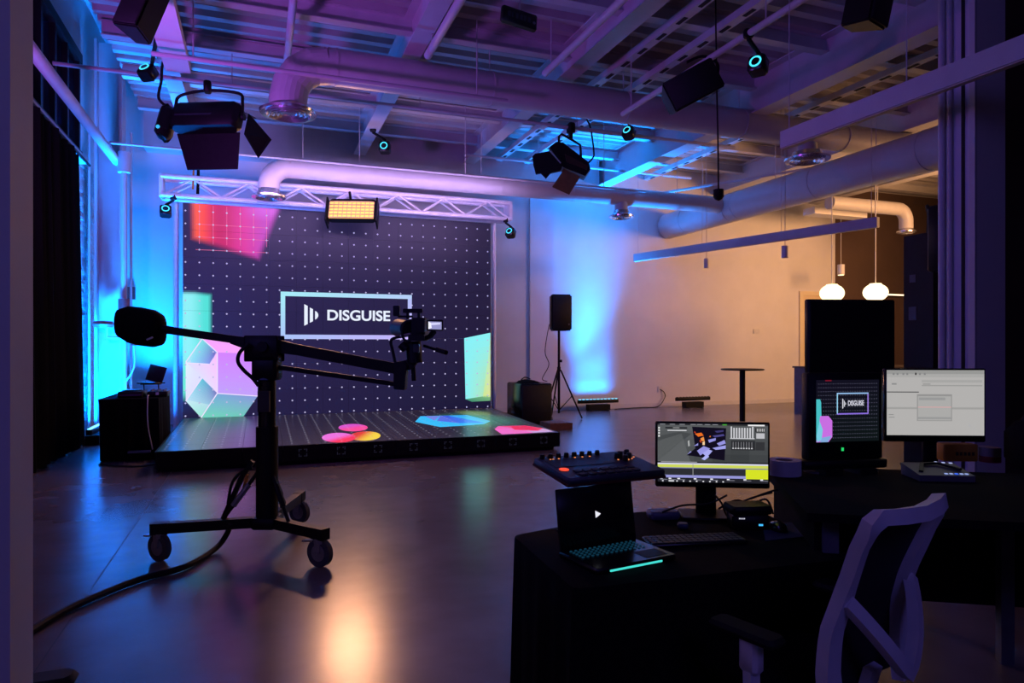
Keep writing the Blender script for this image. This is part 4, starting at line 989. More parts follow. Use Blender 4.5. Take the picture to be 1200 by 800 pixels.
# arm
A0, A1, A2 = jw(193, 386, 5.2), jw(313, 406, 5.3), jw(466, 432, 5.45)
MB().bar([A0, jw(290, 400, 5.28)], .055, .058).build('rear_boom', M_BLACK, jb, world=True, smooth=False)
MB().bar([jw(272, 398, 5.27), jw(300, 404, 5.28), jw(330, 406, 5.31), jw(348, 410, 5.32)], [.06, .11, .11, .07], [.06, .11, .10, .08]).build('boom_knuckle', M_BLACK, jb, world=True)
MB().bar([jw(335, 407, 5.31), A2], .075, .085).build('front_boom', M_BLACK, jb, world=True, smooth=False)
MB().bar([jw(318, 429, 5.3), jw(464, 450, 5.45)], .035, .036).build('parallel_rod', M_BLACK, jb, world=True, smooth=False)
m = MB(); pp(m, [(461, 424), (473, 423), (477, 428), (475, 440), (474, 457), (461, 456)], 5.38, .14); m.build('head_plate', M_BLACK, jb, world=True, smooth=False, bevel=.006)
m = MB(); m.bar([jw(468, 430, 5.45), jw(480, 427, 5.45), jw(486, 420, 5.45), jw(487, 405, 5.45)], .075, .085); m.build('head_arm', M_BLACK, jb, world=True)
MB().cyl(jw(484, 427, 5.45), jw(485, 446, 5.45), .018, n=10).build('tilt_lever', M_BLACK, jb, world=True)
MB().cyl(jw(484, 400, 5.45), jw(486, 425, 5.45), .062, n=16).build('fluid_head', M_BLACK, jb, world=True)
MB().bar([jw(497, 405, 5.4), jw(523, 413, 5.2)], .02, .02).build('pan_handle', M_BLACK, jb, world=True)
MB().cyl(jw(512, 409.5, 5.29), jw(523, 413, 5.2), .018, n=10).build('handle_grip', M_RUBBER, jb, world=True)
MB().tube(smoothpath([jw(292, 402, 5.18), jw(281, 413, 5.18), jw(279, 424, 5.18), jw(286, 434, 5.18), jw(296, 443, 5.2), jw(303, 452, 5.22)]), .014).build('loop_cable', M_RUBBER, jb, world=True)
MB().tube(smoothpath([jw(463, 424, 5.4), jw(460, 410, 5.4), jw(458, 400, 5.4), jw(462, 396, 5.4), jw(474, 394, 5.4)]), .012).build('head_cable', M_RUBBER, jb, world=True)
# counterweight under its black cover
q = jw(166, 381, 5.17)
m = MB()
ax_ = (A1-A0).normalized(); sd = FWD; up_ = sd.cross(ax_)*-1
prof = [(-.15, .08), (-.145, .115), (-.08, .150), (0, .158), (.08, .155), (.13, .130), (.15, .08), (.155, .0)]
N = 20; rings = []
for (t, r_) in prof:
    vs_ = []
    for i in range(N):
        a_ = 2*PI*i/N; e = 2.6
        cx_, sx_ = math.cos(a_), math.sin(a_)
        k_ = (abs(cx_)**e+abs(sx_)**e)**(-1/e)
        vs_.append(q+ax_*t+sd*(r_*.85*cx_*k_)+UP*(r_*.86*sx_*k_-(.02 if sx_ < 0 else 0)))
    rings.append(vs_)
o_ = len(m.v); m.add([v for r_ in rings for v in r_], [(k_*N+i, k_*N+(i+1) % N, (k_+1)*N+(i+1) % N, (k_+1)*N+i) for k_ in range(len(prof)-1) for i in range(N)]+[tuple(range(N))])
m.build('counterweight_cover', M_CLOTH, jb, world=True)
MB().bar([jw(172, 398, 5.0), jw(179, 395, 5.0)], .008, .012).build('cover_tag', M_WHITEPL, jb, world=True)
MB().cyl(q-ax_*.155, q+ax_*.22, .03, n=12).build('weight_bar', M_BLACK, jb, world=True)
tag(MB().tube(smoothpath([jw(270, 612, 5.2), onz(266, 625, .12), onz(252, 643, .03), onz(216, 664, .025), onz(165, 678, .025), onz(100, 704, .025), onz(60, 724, .025), onz(20, 750, .025)], 8), .022).build('crane_cable', M_RUBBER), 'thick black cable sweeping from the crane dolly across the floor to the left', 'cable')

# cinema camera on the crane
cmr = thing('cinema_camera', 'black rigged cinema camera with a small bright monitor on the crane head', 'camera', at(488, 392, 5.45))
def cpart(name, rects, Y0, dp, mt=M_BLACK, bev=.004):
    m = MB()
    for x0, y0, x1, y1 in rects: pp(m, [(x0, y0), (x1, y0), (x1, y1), (x0, y1)], Y0, dp)
    return m.build(name, mt, cmr, world=True, smooth=False, bevel=bev)
cpart('camera_body', [(482, 372, 498, 392)], 5.30, .28)
cpart('top_handle', [(472, 361.5, 495, 366.5)], 5.42, .04)
cpart('handle_post', [(476, 366, 479, 374), (489, 366, 492, 374)], 5.42, .04)
cpart('wireless_box', [(460.5, 358, 468, 370)], 5.40, .06)
cpart('box_arm', [(466, 369.5, 484, 372)], 5.42, .02)
cpart('battery', [(489, 375, 497.5, 389)], 5.24, .06)
cpart('base_rig', [(478, 392, 497, 399)], 5.30, .30)
m = MB(); m.cyl(at(478, 385, 5.45), at(467, 384, 5.75), .065, .075, n=20); m.build('lens', M_BLACK, cmr, world=True)
m = MB(); pp(m, [(467, 376), (474, 375), (476, 384), (472, 389), (466, 386)], 5.72, .05); m.build('matte_box', M_BLACK, cmr, world=True, smooth=False)
m = MB(); m.cyl(at(470, 394, 5.40), at(482, 391.5, 5.35), .014, n=10); m.build('silver_rod', M_SILVER, cmr, world=True)
m = MB(); m.cyl(at(470, 403, 5.4), at(476, 409, 5.4), .035, n=14); m.build('follow_motor', M_BLACK, cmr, world=True)
cpart('side_plate', [(484, 403, 491, 413)], 5.36, .10, mat('dark_grey_plate', (.03, .03, .035), .4))
mo = cpart('monitor_case', [(500, 374.5, 519, 387.5)], 5.28, .025)
m = MB(); M_ = [at(x, y, 5.277) for x, y in ((502, 376.5), (517.5, 377), (517.5, 386), (502, 385.5))]
m.add(M_, [(0, 1, 2, 3)], lin(150, 150, 200)); m.add([at(x, y, 5.274) for x, y in ((502, 376.5), (505, 378), (506, 384), (502, 385.5))], [(0, 1, 2, 3)], lin(240, 240, 250)); m.add([at(x, y, 5.274) for x, y in ((505, 378), (516, 378), (516, 380), (505, 381))], [(0, 1, 2, 3)], lin(215, 215, 250))
m.build('monitor_image', M_SCREEN, cmr, world=True, smooth=False)
m = MB(); m.bar([at(509, 388, 5.3), at(504, 394, 5.33), at(497, 397, 5.36)], .03, .03); m.build('monitor_arm', M_BLACK, cmr, world=True)
m = MB(); m.tube(smoothpath([at(482, 375, 5.38), at(474, 378, 5.38), at(471, 388, 5.36), at(474, 398, 5.36), at(482, 400, 5.36)]), .01); m.build('camera_cable', M_RUBBER, cmr, world=True)

# ================================================================== LEFT DESK (black cloth)
TD = .74
def desk_frame(X, Y): return cw(X, Y)
dk = thing('cloth_covered_desk', 'desk covered to the floor in black cloth in the right foreground', 'table', cw(0.2, 2.4), rz=-YAW)
def densify(P, step):
    out = []
    for i in range(len(P)):
        a_, b_ = Vector(P[i]), Vector(P[(i+1) % len(P)]); n_ = max(1, int((b_-a_).length/step))
        for j in range(n_): out.append(tuple(a_.lerp(b_, j/n_)))
    return out
DP = [Vector((x-.2, y-2.4)) for x, y in ((.22, 2.42), (1.40, 2.78), (1.30, 3.56), (.66, 3.56), (.005, 3.11))]
rp = []
for i, p_ in enumerate(DP):            # rounded corners
    a_ = (DP[i-1]-p_).normalized()*.04; b_ = (DP[(i+1) % 5]-p_).normalized()*.04
    rp += [p_+a_, p_+a_*.45+b_*.12, p_+a_*.12+b_*.45, p_+b_]
tp = densify(rp, .05); n = len(tp); m = MB(); vs = []
for zi, (z, f) in enumerate(((TD, 0), (TD-.012, .006), (TD-.06, .008), (.35, .018), (.012, .028))):
    for i, (x, y) in enumerate(tp):
        cx, cy_ = x-.55, y-.62; r_ = math.hypot(cx, cy_); w_ = f*(.6+.6*math.sin(i*1.9)+.4*math.sin(i*.7))
        vs.append((x+cx/r_*w_, y+cy_/r_*w_, z))
m.add(vs, [(k_*n+i, k_*n+(i+1) % n, (k_+1)*n+(i+1) % n, (k_+1)*n+i) for k_ in range(4) for i in range(n)]+[tuple(range(n))])
m.build('black_tablecloth', M_CLOTH, dk)
m = MB(); m.prism([(.55+(p_.x-.55)*.96, .62+(p_.y-.62)*.96, TD-.04) for p_ in DP], (0, 0, .034)); m.build('tabletop', M_BLACK, dk, smooth=False)
# gaming laptop
hl, hr, fl, frr = cw(.20, 2.78), cw(.545, 2.97), cw(.318, 2.545), cw(.64, 2.78)
lx = (hr-hl); lw = lx.length; ang = math.atan2(lx.y, lx.x)
lpc = (hl+hr+fl+frr)/4
lap = thing('laptop', 'black open laptop with white play emblem and cyan light bar on the desk', 'laptop', (lpc.x, lpc.y, TD+.001), rz=ang)
LD = .265
MB().cbox((0, 0, .012), (lw, LD, .024), .006).build('base', M_BLACKGLOSS, lap)
rot = Matrix.Rotation(R(-8), 3, 'X'); hc = Vector((0, LD/2-.01, .022))
MB().cbox(hc+rot @ Vector((0, 0, .125)), (lw, .010, .25), .004, rot=rot).build('lid', M_BLACKGLOSS, lap)
m = MB(); sc_ = lambda a_, z: hc+rot @ Vector((a_, -.0065, z))
m.add([sc_(-.01, .115), sc_(.006, .122), sc_(.008, .135), sc_(-.01, .145)], [(0, 1, 2, 3)], lin(235, 235, 245)); m.add([sc_(.006, .122), sc_(.018, .130), sc_(.008, .135)], [(0, 1, 2)], lin(235, 235, 245))
m.build('screen_emblem', M_SCREEN, lap, smooth=False)
for r_ in range(5):
    for k_ in range(14):
        x = -.16+.0235*k_; y = .095-.0215*r_
        MB().cbox((x, y, .0265), (.012, .009, .005), .002).build('key', mat('backlit_key', (.012, .02, .03), .4, emit=lin(20, 75, 100), estr=.40), lap)
MB().bb(.06, .17, -.11, -.03, .0245, .0255).build('touchpad', M_PADGREY, lap, smooth=False)
m = MB(); m.bb(-.135, .12, -LD/2-.004, -LD/2+.001, .006, .013, lin(70, 225, 215)); m.build('light_bar', M_SCREEN, lap, smooth=False)
# pad controller on a riser
rk = Matrix.Identity(4)
pc_ = (cw(.122, 3.15, 1.075)+cw(.574, 3.36, 1.075)+cw(.66, 3.05, 1.03)+cw(.215, 2.83, 1.03))/4
px_ = cw(.574, 3.36)-cw(.122, 3.15)
mc = thing('pad_controller', 'dark blue lit pad controller with knobs raised behind the laptop', 'controller', pc_, rot=(R(7), 0, math.atan2(px_.y, px_.x)))
MB().cbox((0, 0, 0), (.50, .33, .035), .008).build('case', mat('dark_blue_grey_case', (.03, .035, .05), .45), mc)
MB().bb(-.251, .251, -.166, .166, -.02, -.008).build('red_base_edge', mat('dark_red_edge', (.09, .01, .015), .5), mc, smooth=False)
for i in range(8): MB().lathe([(.012, .018), (.011, .036), (.009, .038), (0, .038)], (-.22+.042*i, .135, 0), 12).build('knob', M_BLACK, mc)
for x, y in ((.13, .05), (.16, .07), (.19, .04), (.21, .09), (.15, .01)): MB().lathe([(.013, .018), (.012, .042), (.01, .045), (0, .045)], (x, y, 0), 12).build('knob', M_BLACK, mc)
MB().bb(-.225, .08, -.01, .105, .0176, .0195).build('grey_panel', mat('dark_grey_panel', (.035, .037, .045), .5), mc, smooth=False)
for i in range(7):
    for j in range(2): MB().cbox((-.16+.045*i, -.085-.045*j, .02), (.036, .034, .008), .004).build('pad', mat('dark_pad_rubber', (.012, .014, .02), .6), mc)
m = MB(); m.cyl((-.205, -.045, .0185), (-.205, -.045, .0205), .022, n=16); m.build('red_button', glow('orange_red_button', (255, 80, 40), 1.0), mc)
m = MB()
for x, y in ((-.19, .11), (-.175, .11), (-.145, .112), (-.06, .112), (-.02, .112), (.02, .112), (.125, .03), (.175, .02), (.2, .03), (.225, .05)): m.cyl((x, y, .018), (x, y, .0205), .0045, n=8)
stuff(m.build('orange_indicators', glow('orange_indicator', (255, 150, 90), 1.0), mc))
rs_ = thing('controller_riser', 'black riser carrying the pad controller above the desk', 'stand', (pc_.x, pc_.y, TD+.001), rz=math.atan2(px_.y, px_.x))
for x in (-.10, .12): MB().bar([(x, .07, 0), (x, .02, .27)], .02, .02).build('support_arm', M_BLACK, rs_)
MB().bb(-.14, .16, -.02, .14, 0, .012).build('base_plate', M_BLACK, rs_, smooth=False)
# desktop monitor with timeline
mt = at(834, 612, 3.42)
mon = thing('computer_monitor', 'black monitor showing a grey 3D view and a yellow timeline on the cloth desk', 'monitor', (mt.x, mt.y, TD+.001), rz=-YAW-R(6))
mw, mh, mz = .556, .328, .156
MB().cbox((0, 0, mz+mh/2), (mw, .035, mh), .006).build('casing', M_BLACKGLOSS, mon)
MB().cbox((-.02, .05, .13), (.10, .035, .26), .01).build('stand_neck', M_BLACK, mon)
MB().cbox((-.02, .03, .008), (.26, .20, .016), .006).build('stand_foot', M_BLACK, mon)
m = MB(); SW, SHH = mw-.02, mh-.036
def sp_(u, v, k=0): return (-SW/2+SW*u, -.0185-.0006*k, mz+mh-.010-SHH*v)
def sr(u0, v0, u1, v1, c_, k=1): m.add([sp_(u0, v1, k), sp_(u1, v1, k), sp_(u1, v0, k), sp_(u0, v0, k)], [(0, 1, 2, 3)], lin(*c_))
def spoly(P, c_, k=1): m.add([sp_(u, v, k) for u, v in P], [tuple(range(len(P)))], lin(*c_))
for i in range(6):
    for j in range(5):
        g = 78+12*math.sin(i*.9+1)-5*j+(i*3); sr(i/6, j*.13, (i+1)/6, (j+1)*.13, (g, g+3, g+4), 0)
spoly([(0, .22), (.2, .14), (.31, .17), (0, .65)], (70, 73, 74)); spoly([(.0, .3), (.22, .17), (.30, .65), (0, .65)], (92, 95, 96))
sr(0, 0, 1, .025, (38, 38, 40), 2); sr(.59, .002, .63, .022, (70, 170, 50), 3); sr(.82, .005, .97, .03, (235, 235, 235), 3)
for u in (.02, .11, .2, .3, .36, .43, .5): sr(u, .006, u+.05, .018, (150, 150, 155), 3)
for v in (.06, .105, .15, .2): sr(.005, v, .02, v+.03, (225, 225, 225), 2)
sr(.07, .06, .27, .085, (30, 30, 32), 2); sr(.09, .11, .265, .125, (220, 220, 225), 3); sr(.14, .065, .2, .078, (150, 150, 150), 3)
DK = (16, 12, 26); LV = (150, 148, 225)
spoly([(.315, .05), (.625, .07), (.61, .62), (.265, .54), (.345, .42)], DK, 2)
for P, c_ in (([(.36, .46), (.42, .38), (.48, .42), (.39, .54)], LV), ([(.41, .5), (.46, .43), (.50, .46), (.45, .57)], (170, 170, 240)), ([(.46, .27), (.53, .24), (.53, .28), (.47, .32)], LV), ([(.54, .33), (.61, .27), (.62, .33), (.56, .37)], LV), ([(.50, .41), (.62, .36), (.62, .42), (.53, .44)], (160, 160, 235)), ([(.40, .6), (.45, .52), (.47, .56), (.43, .62)], (175, 180, 245)), ([(.52, .12), (.6, .1), (.6, .13), (.54, .15)], (60, 55, 110)), ([(.5, .2), (.6, .17), (.61, .2), (.52, .23)], (75, 70, 135)), ([(.33, .38), (.37, .33), (.37, .37)], LV), ([(.27, .53), (.30, .47), (.31, .48)], LV)): spoly(P, c_, 3)
for P, c_ in (([(.34, .17), (.40, .15), (.42, .20), (.37, .22)], (235, 110, 30)), ([(.39, .25), (.42, .22), (.43, .30), (.40, .29)], (240, 150, 70)), ([(.38, .29), (.40, .26), (.40, .33)], (200, 70, 20)), ([(.41, .31), (.43, .30), (.43, .36), (.41, .36)], (250, 210, 160)), ([(.47, .21), (.485, .2), (.48, .23)], (240, 120, 40)), ([(.33, .14), (.345, .13), (.35, .17)], (200, 60, 20))): spoly(P, c_, 4)
spoly([(.275, .30), (.29, .28), (.295, .38), (.28, .39)], (170, 172, 172), 2)
for i in range(9): sr(.665+.024*i, .06 if 0 < i < 8 else .04, .678+.024*i, .24, (205, 205, 210), 2)
sr(.66, .235, .88, .25, (205, 205, 210), 2); sr(.885, .06, .97, .13, (40, 40, 42), 2); sr(.895, .15, .97, .24, (190, 190, 195), 2)
for i in range(5): sr(.90+.015*i, .07, .906+.015*i, .12, (220, 220, 220), 3)
sr(.67, .28, .885, .44, (42, 43, 45), 2); sr(.89, .30, .97, .44, (50, 51, 53), 2)
for i in range(8): sr(.685+.024*i, .30, .689+.024*i, .41, (150, 150, 155), 3); sr(.680+.024*i, .40, .694+.024*i, .42, (200, 200, 205), 3)
sr(0, .655, 1, .675, (45, 46, 50), 1); sr(.0, .675, 1, .70, (215, 215, 235), 2); sr(0, .70, 1, .75, (205, 215, 90), 2); sr(.03, .65, .36, .665, (150, 150, 155), 3)
sr(0, .75, 1, .765, (120, 120, 170), 2); sr(.03, .765, .80, .88, (44, 45, 50), 2); sr(.80, .765, 1, .93, (214, 226, 36), 3); sr(0, .88, .80, .925, (150, 150, 215), 2); sr(.32, .69, .326, .9, (150, 150, 150), 4)
sr(0, .925, 1, 1, (34, 34, 40), 2)
for u in (.02, .1, .18, .33, .48, .63, .78, .93): sr(u, .93, u+.025, .95, (230, 230, 240), 4); sr(u, .955, u+.07, .962, (150, 150, 165), 4)
for u in (.04, .1, .17, .23, .29, .35, .41, .47, .53, .59): sr(u, .972, u+(.05 if u == .1 else .014), .993, (225, 225, 230), 4)
m.build('screen_image', M_SCREEN, mon, smooth=False)
# small things on the cloth desk
kb = thing('keyboard', 'flat black keyboard in front of the desk monitor', 'keyboard', (*cw(.80, 3.0)[:2], TD+.001), rz=-YAW+R(9))
MB().cbox((0, 0, .008), (.44, .13, .016), .004).build('keyboard_base', M_BLACKGLOSS, kb)
for r_ in range(4):
    for k_ in range(16): MB().cbox((-.2+.0267*k_, .045-.03*r_, .0185), (.022, .024, .005), .002).build('key', mat('dull_key', (.03, .028, .032), .5), kb)
mp = onz(924, 622, TD); pdm = MB(); pdm.prism([tuple(onz(x, y, TD+.001)) for x, y in ((893, 612), (928, 613), (955, 628), (897, 634))], (0, 0, .004)); tag(pdm.build('mouse_pad', mat('blue_violet_pad', (.03, .025, .09), .8)), 'dark blue violet mouse pad at the right end of the cloth desk', 'mouse pad')
ms = thing('computer_mouse', 'black mouse on the violet mouse pad', 'mouse', (*onz(912, 622, TD)[:2], TD+.006), rz=-YAW)
m = MB(); m.lathe([(.034, 0), (.036, .012), (.03, .028), (.016, .036), (0, .038)], n=20)
for v in m.v: v.y *= 1.7
m.build('mouse_body', M_BLACKGLOSS, ms); MB().cyl((-.004, -.03, .034), (.004, -.03, .034), .008, n=10).build('scroll_wheel', M_RUBBER, ms)
bx_ = at(876, 606, 3.25)
tbx = thing('thunderbolt_dock', 'black box with small white print and a blue light right of the monitor stand', 'box', (bx_.x, bx_.y, TD+.001), rz=-YAW-R(4))
MB().cbox((0, 0, .035), (.17, .12, .07), .008).build('dock_case', M_BLACK, tbx)
m = MB()
for i in range(3): m.bb(-.055+.010*i, -.048+.010*i, -.0612, -.06, .052, .058, lin(190, 190, 210))
m.bb(.035, .055, -.0612, -.06, .022, .031, lin(70, 190, 255)); stuff(m.build('panel_lights', M_SCREEN, tbx, smooth=False))
tx2 = thing('capture_box', 'flat black box lying on top of the dock with cables', 'box', (bx_.x, bx_.y, TD+.0725), rz=-YAW+R(6))
MB().cbox((0, 0, .02), (.19, .13, .04), .008).build('box_case', M_BLACK, tx2)
for i, pts_ in enumerate(([(905, 577), (885, 582), (866, 590), (858, 600)], [(842, 596), (862, 586), (880, 590), (898, 585), (906, 602)], [(776, 600), (800, 592), (830, 590), (852, 580)], [(838, 580), (846, 590), (852, 604), (866, 612)], [(925, 580), (912, 574), (896, 578), (880, 584)])):
    P = [at(x, y, 3.36) for x, y in pts_]
    tag(MB().tube(smoothpath(P), .005).build('desk_cable', M_RUBBER), ['black cable looping right of the monitor neck', 'black cable looping over the dock to the right desk', 'black cable running left behind the monitor neck', 'black cable dropping from the monitor behind the dock', 'black cable from the right desk edge towards the monitor'][i], 'cable')
ad = onz(777, 607, TD); tag(MB().cbox((ad.x, ad.y, TD+.021), (.15, .09, .04), .01, rz=-YAW+R(8)).build('power_adapter', mat('blue_grey_adapter', (.10, .11, .17), .5)), 'pale blue grey adapter between the laptop and the monitor', 'adapter')
sd_ = onz(800, 619, TD); tag(MB().cbox((sd_.x, sd_.y, TD+.014), (.05, .05, .025), .008, rz=-YAW-R(12)).build('card_reader', mat('dull_blue_plastic', (.03, .05, .12), .5)), 'small dark blue block left of the monitor neck', 'block')

# ================================================================== RIGHT DESK (higher)
HD = .93
rd = thing('standing_desk', 'high black desk with two monitors at the right', 'desk', cw(1.37, 3.68), rz=-YAW-R(11))
# local: x to the right, y away
MB().bb(0, 2.1, -.95, .18, HD-.035, HD).build('desktop', M_CLOTH, rd, smooth=False)
MB().bb(.10, 2.0, .10, .12, .25, HD-.035).build('modesty_panel', M_BLACK, rd, smooth=False)
MB().bb(.06, .09, -.80, .12, .012, HD-.035).build('side_panel', M_CLOTH, rd, smooth=False)
for x, y in ((.12, -.8), (.12, .08), (1.9, -.8), (1.9, .08), (1.15, .0)): MB().bb(x-.03, x+.03, y-.03, y+.03, 0, HD-.035).build('leg', mat('grey_blue_leg', (.12, .12, .15), .5), rd, smooth=False)
def local(o, v): return o.matrix_basis @ Vector(v)
# broadcast monitor
bm = at(991, 541, 3.6)
mon2 = thing('broadcast_monitor', 'squarish black monitor showing the boxed title and gem at the right desk', 'monitor', (bm.x, bm.y, HD+.001), rz=-YAW+R(10))
W2, H2_ = .44, .455; z2 = .075
MB().cbox((0, .03, z2+H2_/2), (W2, .06, H2_), .006).build('casing', M_BLACK, mon2)
MB().cbox((-.01, .03, .05), (W2+.05, .10, .045), .006).build('bottom_rail', M_BLACK, mon2)
for x in (-.1, .1): MB().bb(x-.05, x+.05, -.05, .12, 0, .03).build('stand_foot', M_BLACK, mon2, smooth=False)
m = MB(); U0, V0, UW, UH = -W2/2+.048, z2+H2_-.036, W2-.072, .325
def q2(u, v, k=0): return (U0+UW*u, -.0012-.0005*k, V0-UH*v)
def r2(u0, v0, u1, v1, c_, k=1): m.add([q2(u0, v1, k), q2(u1, v1, k), q2(u1, v0, k), q2(u0, v0, k)], [(0, 1, 2, 3)], lin(*c_))
def p2(P, c_, k=2): m.add([q2(u, v, k) for u, v in P], [tuple(range(len(P)))], lin(*c_))
for i in range(5):
    for j in range(5): r2(i/5, j/5, (i+1)/5, (j+1)/5, (16-j, 14+i*.6+j*.8, 28-2*j), 0)
for i in range(1, 26):
    for j in range(1, 16):
        u, v = i/26, j/16; m.add([q2(u-.0045, v, 1), q2(u, v+.007, 1), q2(u+.0045, v, 1), q2(u, v-.007, 1)], [(0, 1, 2, 3)], lin(135, 135, 160))
r2(.14, 0, .24, .02, (120, 20, 40), 2)
p2([(0, .31), (.06, .31), (.075, .36), (.09, .92), (0, 1)], (70, 190, 195)); p2([(.06, .58), (.19, .58), (.25, .66), (.25, .92), (.19, 1), (.0, 1), (.02, .9)], (200, 110, 225), 3); p2([(.0, .9), (.05, .66), (.10, .80), (.08, .96), (.02, 1)], (120, 205, 225), 4); p2([(.08, .93), (.24, .9), (.18, 1), (.06, 1)], (130, 170, 220), 4)
F = [(.33, .22), (.82, .22), (.82, .55), (.33, .55)]
for a_, b_, c_ in ((0, 1, (150, 190, 235)), (1, 2, (160, 130, 230)), (2, 3, (140, 110, 225)), (3, 0, (150, 210, 240))):
    A_, B_ = F[a_], F[b_]; t_ = .008
    if A_[1] == B_[1]: r2(min(A_[0], B_[0])-t_, A_[1]-t_*1.3, max(A_[0], B_[0])+t_, A_[1]+t_*1.3, c_, 3)
    else: r2(A_[0]-t_, min(A_[1], B_[1]), A_[0]+t_, max(A_[1], B_[1]), c_, 3)
p2([(.41, .30), (.425, .315), (.425, .455), (.41, .47)], (220, 220, 230), 3); p2([(.435, .33), (.447, .345), (.447, .43), (.435, .44)], (220, 220, 230), 3); p2([(.455, .36), (.466, .375), (.466, .40), (.455, .41)], (220, 220, 230), 3)
lo = len(m.v); tv, tf = TV, TF
m.add([q2(.50+a_/1.28*.26, .42-z/.215*.085, 3) for a_, z in tv], tf, lin(215, 215, 230))
m.build('screen_image', M_SCREEN, mon2, smooth=False)
m = MB(); m.bb(-.025, -.012, -.002, 0, z2+.045, z2+.062, lin(40, 220, 110)); m.build('green_indicator', M_SCREEN, mon2, smooth=False)
# white document monitor
wm = at(1096, 540, 3.72)
mon3 = thing('computer_monitor', 'monitor showing a mostly white document window on the right desk', 'monitor', (wm.x, wm.y, HD+.001), rz=-YAW+R(-3))
W3, H3 = .535, .40; z3 = .15
MB().cbox((0, .02, z3+H3/2), (W3, .04, H3), .006).build('casing', M_BLACKGLOSS, mon3)
MB().cbox((0, .06, .14), (.07, .04, .28), .01).build('stand_neck', M_BLACK, mon3)
MB().cbox((0, .05, .008), (.24, .18, .016), .005).build('stand_foot', M_BLACK, mon3)
m = MB()
def q3(u, v, k=0): return (-W3/2+.010+(W3-.02)*u, -.0008-.0005*k, z3+H3-.009-(H3-.045)*v)
def r3(u0, v0, u1, v1, c_, k=1): m.add([q3(u0, v1, k), q3(u1, v1, k), q3(u1, v0, k), q3(u0, v0, k)], [(0, 1, 2, 3)], lin(*c_))
r3(0, 0, 1, 1, (178, 176, 174), 0); r3(0, 0, 1, .06, (150, 150, 148)); r3(0, .06, 1, .11, (168, 167, 165)); r3(0, .33, .33, .345, (80, 80, 80)); r3(.0, .57, 1, .60, (158, 157, 155)); r3(.36, .15, .98, .19, (165, 164, 162)); r3(.36, .23, .98, .245, (150, 150, 148))
for u in (.06, .1, .16, .2, .33, .38): r3(u, .045, u+.02, .075, (130, 130, 130), 2)
r3(.29, .04, .305, .075, (40, 40, 40), 3); r3(.05, .2, .1, .225, (140, 140, 140), 2); r3(.37, .21, .45, .22, (120, 120, 120), 2); r3(.02, .68, .07, .69, (130, 130, 130), 2); r3(.02, .72, .08, .73, (130, 130, 130), 2)
r3(.31, .37, .67, .78, (145, 144, 143), 2); r3(.32, .40, .66, .77, (170, 169, 167), 3); r3(.32, .56, .66, .575, (205, 165, 165), 4); r3(.33, .42, .60, .46, (150, 150, 150), 4); r3(.32, .72, .66, .75, (150, 150, 150), 4)
m.build('screen_image', M_SCREEN, mon3, smooth=False)
# big dark display behind
bd = at(998, 432, 4.25)
mon4 = thing('large_display', 'large switched off black display on a floor stand behind the two right monitors', 'monitor', (bd.x, bd.y, HD+.001), rz=-YAW+R(6))
z4 = at(998, 445, 4.25).z-HD; h4 = at(998, 351, 4.25).z-HD-z4
MB().cbox((0, .02, z4+h4/2), (.575, .05, h4), .008).build('casing', M_BLACK, mon4)
MB().bb(-.27, .27, -.0062, -.004, z4+.02, z4+h4-.015).build('dark_screen', M_BLACKGLOSS, mon4, smooth=False)
MB().bb(-.04, .04, .046, .09, -HD+.03, z4+.4).build('stand_column', M_BLACK, mon4, smooth=False)
MB().bb(-.26, .26, -.10, .30, -HD, -HD+.03).build('stand_foot', M_BLACK, mon4, smooth=False)
extra = local(rd, (.5, .18, 0))
# tape roll, boxes, switcher
tp_ = onz(919, 556, HD)
tr_ = thing('tape_roll', 'roll of white gaffer tape on the left corner of the right desk', 'tape roll', (tp_.x, tp_.y, HD+.001))
MB().lathe([(.045, 0), (.084, 0), (.084, .078), (.045, .078), (.045, 0)], n=36).build('tape_body', mat('white_tape', (.55, .55, .62), .6), tr_)
MB().lathe([(.042, .002), (.045, .002), (.045, .076), (.042, .076), (.042, .002)], n=28).build('tape_core', mat('cardboard_core', (.25, .17, .1), .8), tr_)
tag(MB().cyl((*onz(958, 553, HD)[:2], HD+.001), (*onz(958, 553, HD)[:2], HD+.012), .07, n=28).build('tape_coil', mat('violet_grey_disc', (.16, .14, .18), .5)), 'thin pale disc lying beside the white tape roll', 'disc')
sw = thing('control_panel', 'grey control panel with small lit white and blue buttons on the right desk', 'controller', (*onz(1098, 560, HD)[:2], HD+.001), rz=-YAW+R(-6))
m = MB(); m.prism([(-.13, -.10, 0), (.13, -.10, 0), (.13, .10, 0), (-.13, .10, 0)], (0, 0, .03))
for v in m.v:
    if v.z > .02 and v.y > 0: v.z = .06
m.build('panel_case', mat('grey_panel_case', (.10, .10, .105), .5), sw, smooth=False)
MB().bar([(-.10, -.05, .040), (-.05, .05, .062), (.03, .06, .066), (.10, -.03, .050)], .02, .012).build('panel_bezel', M_BLACK, sw)
m = MB()
for i in range(5): m.bb(.0+.024*i, .012+.024*i, -.085, -.07, .034, .038, lin(60, 110, 255) if i == 2 else lin(150, 170, 230))
for i in range(3): m.bb(.02+.03*i, .032+.03*i, .058-.012*i, .072-.012*i, .068, .072, lin(170, 180, 230))
stuff(m.build('lit_buttons', M_SCREEN, sw, smooth=False))
yb = onz(1127, 541, HD); YBX = thing('orange_box', 'orange yellow carton with faded dark print under the white monitor', 'box', (yb.x, yb.y, HD+.001), rz=-YAW-R(5))
MB().cbox((0, .05, .05), (.19, .09, .10), .006).build('carton', mat('orange_carton', (.55, .25, .02), .7), YBX)
m = MB()
for i in range(5): m.bb(-.03+.022*i, -.015+.022*i, .0035, .0047, .035, .055)
stuff(m.build('faded_print', mat('dark_brown_print', (.05, .025, .01), .8), YBX, smooth=False))
